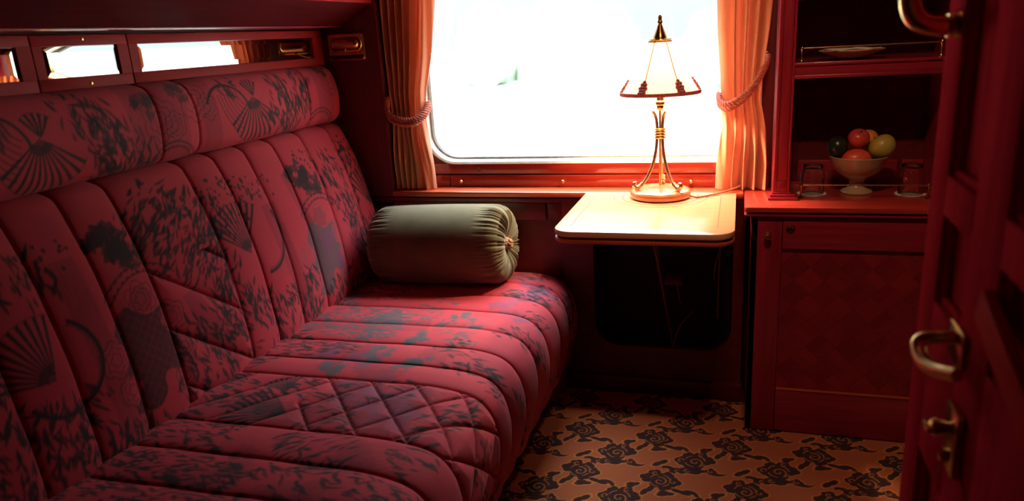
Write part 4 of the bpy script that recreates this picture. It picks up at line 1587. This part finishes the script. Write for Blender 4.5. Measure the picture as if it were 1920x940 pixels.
def shelves():
    root = thing('shelf_unit', 'tall open wooden shelf unit standing on the worktop', 'shelf', (0.35, 2.50, 0.762))
    yf = 2.400
    mb_ = MB()
    # left upright with beads
    mb_.box(0.106, 0.118, yf - 0.003, yf + 0.02, 0.775, 2.19, 0.003)
    mb_.box(0.118, 0.146, yf, yf + 0.02, 0.775, 2.19, 0.001)
    mb_.box(0.147, 0.155, yf - 0.002, yf + 0.02, 0.775, 2.19, 0.0025)
    mb_.box(0.106, 0.126, yf + 0.018, 2.66, 0.762, 2.19)
    mb_.build('upright', M_wz, root)
    mb_ = MB()
    mb_.box(0.562, 0.60, yf, yf + 0.02, 0.762, 2.19, 0.002)
    mb_.box(0.575, 0.60, yf + 0.018, 2.66, 0.762, 2.19)
    mb_.build('upright', M_wz, root)
    mb_ = MB()
    mb_.box(0.092, 0.180, yf - 0.020, yf + 0.018, 0.762, 0.7705, 0.002)
    mb_.box(0.098, 0.172, yf - 0.012, yf + 0.018, 0.7705, 0.779, 0.002)
    mb_.box(0.104, 0.160, yf - 0.005, yf + 0.018, 0.779, 0.786, 0.002)
    mb_.box(0.117, 0.147, yf - 0.003, yf + 0.018, 0.786, 0.8215, 0.002)
    mb_.build('plinth', M_wx, root)
    for z, nm in ((1.1305, 'shelf'), (1.354, 'shelf'), (1.62, 'shelf')):
        mb_ = MB()
        mb_.box(0.126, 0.575, yf + 0.012, 2.66, z + 0.008, z + 0.046)
        mb_.box(0.153, 0.553, yf - 0.004, yf + 0.014, z + 0.038, z + 0.047, 0.003)
        mb_.box(0.155, 0.553, yf + 0.003, yf + 0.014, z + 0.010, z + 0.038)
        mb_.box(0.153, 0.553, yf - 0.002, yf + 0.014, z, z + 0.010, 0.0025)
        sh = mb_.build(nm, M_wx, root)
        if z < 1.2:
            gallery(sh, 0.172, 0.541, yf + 0.006, z + 0.047, 1.218)
    parquet_panel('parquet_back', 0.126, 0.575, 0.762, 2.19, 2.662, 0.014, root, (0.17, 0.018, 0.018), (0.09, 0.008, 0.009), 0.05, 0.004)
    MB().box(0.195, 0.500, 2.648, 2.662, 0.768, 0.842, 0.002).box(0.512, 0.575, 2.648, 2.662, 0.768, 0.842, 0.002).box(0.126, 0.575, 2.64, 2.662, 0.762, 0.768, 0.0015).build('back_skirting', M_wx, root)


shelves()
gr = thing('gallery_rail', 'low brass gallery rail on two posts along the worktop in front of the glasses', 'rail', (0.37, 2.418, 0.762))
MB().tube([(0.190, 2.418, 0.8035), (0.548, 2.418, 0.8035)], 0.0024, 12).build('rod', M_brass, gr)
for x in (0.190, 0.548):
    MB().lathe([(0.0085, 0.0), (0.0085, 0.0022), (0.004, 0.005), (0.003, 0.009), (0.003, 0.036), (0.0052, 0.039), (0.006, 0.0425), (0.0042, 0.0465), (0.0, 0.048)], (x, 2.418, 0.762), 18).build('post', M_brassd, gr)


# ------------------------------------------------------------------ crockery, fruit
M_china = plain('warm glazed china', (0.50, 0.34, 0.20), 0.22, 0, 30, 0.06, 0.5)
M_paper = plain('white paper', (0.80, 0.72, 0.58), 0.8, 0, 60, 0.06)
bx, by = 0.362, 2.512
mb = MB().lathe([(0.0, 0.002), (0.040, 0.0), (0.047, 0.001), (0.0475, 0.004), (0.043, 0.009), (0.030, 0.016), (0.023, 0.026), (0.0225, 0.038), (0.030, 0.046), (0.048, 0.056), (0.066, 0.072), (0.078, 0.092), (0.085, 0.112),
                 (0.0875, 0.117), (0.0865, 0.1195), (0.083, 0.1175), (0.075, 0.095), (0.062, 0.076), (0.044, 0.062), (0.024, 0.056), (0.0, 0.054)], (bx, by, 0.762), 64)
tag(mb.build('fruit_bowl', M_china), 'cream footed china bowl holding fruit on the worktop', 'bowl')


def fruit_mat(name, c1, c2, scale=6, rough=0.35, streak=False):
    m, t, p = new_mat(name)
    v = obj_coord(t, (1, 1, 0.35) if streak else (1, 1, 1))
    n1 = noise(t, v, scale * 5, 5)
    lnk(t, ramp(t, n1, [(0.35, c1), (0.68, c2)]), p.inputs['Base Color'])
    p.inputs['Roughness'].default_value = rough
    p.inputs['Coat Weight'].default_value = 0.2
    bump(t, p, noise(t, v, 160, 2), 0.08, 0.001)
    return m


def apple_prof(r, hgt=0.92):
    out = []
    for t_ in np.linspace(0, PI, 26):
        rr = math.sin(t_) * (1 + 0.10 * math.cos(t_) * -1)
        z = -math.cos(t_) * hgt
        dip = 0.20 * math.exp(-(rr / 0.25) ** 2)
        z -= dip if z > 0 else -dip * 0.8
        out.append((max(rr, 0.0005) * r, z * r))
    return out


def fruit(name, label, cen, r, mat, scale=(1, 1, 1), rot=(0, 0, 0), prof=None, stem=False, calyx=None):
    root = thing(name, label, 'fruit', cen)
    mb_ = MB().lathe(prof(r) if prof else [(max(1e-4, r * math.sin(t_)), -r * math.cos(t_)) for t_ in np.linspace(0, PI, 24)], (0, 0, 0), 40)
    E_ = Matrix.Rotation(rot[2], 3, 'Z') @ Matrix.Rotation(rot[1], 3, 'Y') @ Matrix.Rotation(rot[0], 3, 'X')

    def tf(m_):
        m_.v = [tuple(Vector(cen) + E_ @ Vector((q[0] * scale[0], q[1] * scale[1], q[2] * scale[2]))) for q in m_.v]
        return m_
    tf(mb_).build('flesh', mat, root, smooth=180)
    if stem:
        m2 = MB().tube([(0, 0, r * 0.70), (0.001, 0, r * 0.85), (0.003, 0.001, r * 1.02)], 0.0013, 8, True, 4)
        tf(m2).build('stem', plain('brown stem', (0.08, 0.03, 0.015), 0.8), root)
    if calyx:
        m2 = MB().ball((0, 0, r * calyx), 0.003, (1, 1, 0.5), 10)
        tf(m2).build('stem_scar', plain('dark scar', (0.05, 0.02, 0.01), 0.8), root)


zr = 0.762 + 0.1195
fruit('mango', 'orange red mango lying at the front of the fruit bowl', (0.350, 2.468, 0.872), 0.036, fruit_mat('mango skin', (0.80, 0.05, 0.035), (0.88, 0.15, 0.05), 3), (1.22, 0.98, 0.98), (0, 0, 0.1), None, False, 0.98)
fruit('avocado', 'dark green avocado at the left of the fruit bowl', (0.298, 2.500, 0.908), 0.030, fruit_mat('avocado skin', (0.012, 0.018, 0.006), (0.03, 0.04, 0.012), 8, 0.3), (1.0, 1.05, 1.16), (0, -0.15, 0), None, False, 0.98)
fruit('red_apple', 'red apple on top of the pile in the fruit bowl', (0.356, 2.498, 0.935), 0.0315, fruit_mat('red apple skin', (0.58, 0.025, 0.035), (0.68, 0.085, 0.05), 3, 0.3, True), (1, 1, 1), (0.5, 0.15, 0), apple_prof, True)
fruit('green_apple', 'yellow green apple at the right of the fruit bowl', (0.425, 2.492, 0.908), 0.0405, fruit_mat('green apple skin', (0.42, 0.34, 0.05), (0.55, 0.44, 0.09), 2), (1, 1, 0.98), (-0.25, -0.75, 0), apple_prof, True)
fruit('orange', 'small orange fruit half hidden behind the two apples', (0.393, 2.556, 0.925), 0.030, fruit_mat('orange skin', (0.75, 0.22, 0.03), (0.85, 0.32, 0.06), 10, 0.45), (1, 1, 0.95), (0.6, 0.2, 0), None, False, 0.95)


def tumbler(cx, cy, lab, dlab):
    # scalloped paper doily, then the upturned glass
    segs = 72
    mb_ = MB().lathe([(0.0, 0.0), (0.043, 0.0), (0.0435, 0.0008), (0.043, 0.0016), (0.0, 0.0016)], (cx, cy, 0.7622), segs, 'z', flute=lambda t_, i: 1 + 0.025 * np.abs(np.sin(t_ * 9)))
    tag(mb_.build('paper_doily', M_paper), dlab, 'doily', 'doilies under the glasses')
    z0 = 0.7640
    pr = [(0.0335, 0.0), (0.0355, 0.001), (0.0358, 0.030), (0.0355, 0.060), (0.034, 0.069), (0.030, 0.074), (0.0285, 0.078), (0.030, 0.083), (0.0305, 0.088), (0.028, 0.0925), (0.020, 0.094), (0.0, 0.0935),
          (0.0, 0.0855), (0.018, 0.0855), (0.0255, 0.083), (0.0258, 0.075), (0.030, 0.069), (0.0328, 0.062), (0.0332, 0.030), (0.0330, 0.0015), (0.0335, 0.0)]
    mb_ = MB().lathe(pr, (cx, cy, z0), 56)
    tag(mb_.build('drinking_glass', M_glass, None, smooth=50), lab, 'glass', 'upturned glasses')


tumbler(0.228, 2.487, 'upturned clear glass left of the fruit bowl, nearest the curtain', 'white paper doily under the glass left of the fruit bowl')
tumbler(0.512, 2.487, 'upturned clear glass right of the fruit bowl, nearest the open door', 'white paper doily under the glass right of the fruit bowl')

# plate with a paper napkin on the upper shelf
mb = MB().lathe([(0.0, 0.001), (0.035, 0.0), (0.038, 0.002), (0.060, 0.010), (0.080, 0.020), (0.0925, 0.0255), (0.0935, 0.0275), (0.092, 0.0285), (0.078, 0.0235), (0.058, 0.0135), (0.036, 0.0055), (0.0, 0.005)], (0.318, 2.500, 1.1775), 64)
tag(mb.build('plate', plain('white china', (0.74, 0.56, 0.40), 0.3, 0, 30, 0.05, 0.4)), 'shallow white plate behind the brass rail on the upper shelf', 'plate')
n, m = 40, 40
U, V = np.meshgrid(np.linspace(-1, 1, n), np.linspace(-1, 1, m), indexing='ij')
P = np.zeros((n, m, 3))
P[..., 0] = 0.318 + 0.070 * U + 0.006 * np.sin(V * 5)
P[..., 1] = 2.500 + 0.055 * V
P[..., 2] = 1.1775 + 0.0290 + 0.004 * np.abs(np.sin(3.1 * U + 1.3 * V)) + 0.0035 * np.sin(5 * V + U) + 0.006 * np.exp(-((U + .1) ** 2 + V ** 2) * 5) - 0.006 * (1 - U ** 2 * 0.2 - V ** 2 * 0.2)
tag(MB().grid(P).build('napkin', M_paper, None, smooth=180, fixn=False, solid=0.0015), 'crumpled white napkin lying in the plate on the upper shelf', 'napkin')


# ------------------------------------------------------------------ open compartment door
def door():
    XD = 0.251
    root = bpy.data.objects.new('door_1', None)
    COL.objects.link(root)
    root.location = (XD, 0.7, 0.0)
    root['kind'] = 'structure'
    mb_ = MB()
    xb = XD + 0.036
    ys = [(1.024, 1.100), (0.800, 0.902), (0.52, 0.60), (0.28, 0.36)]
    for (y0, y1) in ys:
        mb_.box(XD, xb, y0, y1, 0.012, 2.06, 0.002)
    rails = [(0.012, 0.14), (0.72, 0.935), (1.052, 1.102), (1.86, 2.06)]
    for (ya, yb) in ((0.902, 1.024), (0.60, 0.80), (0.36, 0.52)):
        for (za, zb) in rails:
            mb_.box(XD, xb, ya, yb, za, zb, 0.001)
    leaf = mb_.build('leaf', M_door, root)
    for (ya, yb) in ((0.902, 1.024), (0.60, 0.80), (0.36, 0.52)):
        for (za, zb) in ((0.14, 0.72), (0.935, 1.052), (1.102, 1.86)):
            mb_ = MB().box(XD + 0.016, xb - 0.006, ya - 0.004, yb + 0.004, za - 0.004, zb + 0.004)
            pn = mb_.build('panel', M_door, root)
            # quarter round moulding round the sunk panel
            mb_ = MB()
            q = 0.009
            for (a_, b_) in (((ya + q / 2, za + q / 2), (yb - q / 2, za + q / 2)), ((yb - q / 2, za + q / 2), (yb - q / 2, zb - q / 2)), ((yb - q / 2, zb - q / 2), (ya + q / 2, zb - q / 2)), ((ya + q / 2, zb - q / 2), (ya + q / 2, za + q / 2))):
                mb_.tube([(XD + 0.012, a_[0], a_[1]), (XD + 0.012, b_[0], b_[1])], q * 0.62, 10)
            mb_.build('moulding', M_door, pn)
    # tall pull handle, only its lower end in the picture
    mb_ = MB().tube([(XD - 0.002, 1.046, 1.283), (0.226, 1.046, 1.283), (0.207, 1.046, 1.290), (0.197, 1.046, 1.306), (0.195, 1.046, 1.335), (0.195, 1.046, 1.46), (0.197, 1.046, 1.490), (0.207, 1.046, 1.504), (0.226, 1.046, 1.51), (XD - 0.002, 1.046, 1.51)], 0.0122, 20, True, 8)
    ph = mb_.build('pull_handle', M_brass, root, smooth=60)
    for z in (1.283, 1.51):
        mb_ = MB().lathe([(0.0, -0.014), (0.0135, -0.013), (0.0150, -0.010), (0.0135, -0.007), (0.016, -0.004), (0.0175, 0.0)], (XD, 1.046, z), 28, 'x')
        mb_.build('rosette', M_brass, ph)
    # curved lever and its rosette
    mb_ = MB().tube([(XD, 0.897, 0.938), (0.234, 0.898, 0.936), (0.219, 0.902, 0.932), (0.2105, 0.902, 0.9255), (0.209, 0.890, 0.917), (0.212, 0.872, 0.913), (0.219, 0.851, 0.915), (0.227, 0.833, 0.920), (0.232, 0.822, 0.9235)], [0.0085, 0.0085, 0.0088, 0.0090, 0.0090, 0.0088, 0.0085, 0.0078], 20, True, 8)
    lv = mb_.build('lever_handle', M_brass, root, smooth=60)
    mb_ = MB().box(XD - 0.006, XD, 0.865, 0.925, 0.905, 0.952, 0.004)
    mb_.build('lever_plate', M_brassd, lv)
    # lock with thumb turn
    mb_ = MB().box(XD - 0.010, XD, 0.835, 0.885, 0.785, 0.865, 0.004)
    lk = mb_.build('lock_plate', M_brassd, root)
    mb_ = MB().lathe([(0.0, -0.030), (0.009, -0.029), (0.011, -0.024), (0.008, -0.016), (0.006, -0.010)], (XD, 0.862, 0.838), 20, 'x').box(XD - 0.036, XD - 0.028, 0.850, 0.874, 0.834, 0.842, 0.003)
    mb_.build('thumb_turn', M_brass, lk)
    mb_ = MB().lathe([(0.0, -0.018), (0.007, -0.017), (0.008, -0.010)], (XD, 0.862, 0.802), 18, 'x')
    mb_.build('key_cylinder', M_brassd, lk)
    # sloping wooden rail fixed across the door
    ang = math.atan2(0.9916 - 0.9354, 0.8172 - 0.6564)
    rot = Matrix.Rotation(ang, 3, 'X')
    L = 0.30
    cy, cz = 0.8172 - L / 2 * math.cos(ang), 0.9916 - L / 2 * math.sin(ang)
    nz = Vector((0, -math.sin(ang), math.cos(ang)))
    hw = 0.020
    mb_ = MB().box(0.238, XD, cy + nz.y * hw - L / 2, cy + nz.y * hw + L / 2, cz + nz.z * hw - hw, cz + nz.z * hw + hw, 0.0025, 2, rot)
    sr = mb_.build('sloping_rail', wood('red satin wood', (0.55, 0.035, 0.035), (0.4, 0.02, 0.02), 'y', 0.5, 0.0, 1.0, 1.03), root)
    sr['label'] = 'red sloping wooden rail'


door()


# ------------------------------------------------------------------ ceiling light of the compartment (above the picture)
def ceiling_light():
    cx, cy = 0.05, 1.25
    root = thing('ceiling_light', 'brass ceiling fitting with three small spotlights above the floor of the compartment', 'lamp', (cx, cy, 2.20))
    MB().lathe([(0.0, -0.001), (0.13, -0.001), (0.13, -0.012), (0.09, -0.022), (0.02, -0.03), (0.0, -0.03)], (cx, cy, 2.20), 40).build('ceiling_plate', M_brass, root)
    em = emit_mat('ceiling bulb glass', (1.0, 0.55, 0.25), 30.0)
    for k in range(3):
        x = cx - 0.07 + 0.07 * k
        d = (Vector((0.34, 2.35, 0.55)) - Vector((x, cy, 2.13))).normalized()
        o_ = Vector((x, cy, 2.15))
        MB().tube([o_ - d * 0.03, o_ + d * 0.05], 0.026, 24, False).build('spot_cup', M_brassd, root, solid=0.002)
        MB().ball(tuple(o_ + d * 0.015), 0.016, (1, 1, 1), 18).build('bulb', em, root)
        ld = bpy.data.lights.new('ceiling_spot_light', 'SPOT')
        ld.energy = CEIL / 3
        ld.color = (1.0, 0.60, 0.38)
        ld.shadow_soft_size = 0.02
        ld.spot_size = math.radians(78)
        ld.spot_blend = 0.9
        lo = bpy.data.objects.new('ceiling_spot_light', ld)
        lo.location = o_ + d * 0.055 - Vector((cx, cy, 2.20))
        lo.rotation_euler = d.to_track_quat('-Z', 'Y').to_euler()
        lo.parent = root
        COL.objects.link(lo)


ceiling_light()


# ------------------------------------------------------------------ outside
def outside():
    n, m = 90, 60
    U, V = np.meshgrid(np.linspace(-22, 22, n), np.linspace(3.6, 30, m), indexing='ij')
    P = np.zeros((n, m, 3))
    P[..., 0], P[..., 1] = U, V
    P[..., 2] = -1.3 + np.clip((V - 6) * 0.16, 0, 2.1) + 0.10 * np.sin(U * 0.9 + V * 0.6)
    o = MB().grid(P).build('ground', plain('pale grass', (0.35, 0.385, 0.36), 0.95, 0, 0.5, 0.2), None, smooth=180, fixn=False)
    o['kind'] = 'structure'
    bm_ = plain('pale bush leaves', (0.36, 0.45, 0.33), 0.9, 0, 9.0, 0.4, 0, 0.5)
    spots = [(-14.5, 17.0, 2.1), (-9.4, 17.0, 1.8), (-4.6, 18.0, 2.0), (0.2, 16.5, 1.8), (5.0, 18.0, 2.1), (10.0, 17.0, 1.9), (15.2, 18.0, 2.1), (20.4, 17.0, 2.0)]
    proto = None
    for k, (x, y, r) in enumerate(spots):
        if proto is None:
            mb_ = MB()
            for q in range(9):
                t_ = 2 * PI * q / 9
                rr = 0.52
                cen = (0.62 * math.cos(t_) * (q % 3 + 1) / 2.2, 0.5 * math.sin(t_), 0.45 + 0.35 * random.random())
                o0 = len(mb_.v)
                mb_.ball(cen, rr * random.uniform(0.7, 1.0), (1, 1, 0.85), 34)
                for i in range(o0, len(mb_.v)):
                    v = Vector(mb_.v[i])
                    d = (v - Vector(cen))
                    f_ = 1 + 0.16 * math.sin(v.x * 19 + v.z * 7) * math.sin(v.y * 17 + v.x * 5) * math.sin(v.z * 21)
                    mb_.v[i] = tuple(Vector(cen) + d * f_)
            proto = mb_.build('bush', bm_, None, smooth=180)
            o = proto
        else:
            o = proto.copy()
            COL.objects.link(o)
        o.location = (x, y, -1.3 + min(max((y - 6) * 0.16, 0), 2.1) - 1.15 * r)
        o.scale = (r, r, r * 1.75)
        o.rotation_euler = (0, 0, k * 0.35)
        tag(o, 'pale green bush on the bank outside the train window', 'bush', 'bushes outside the window')


outside()
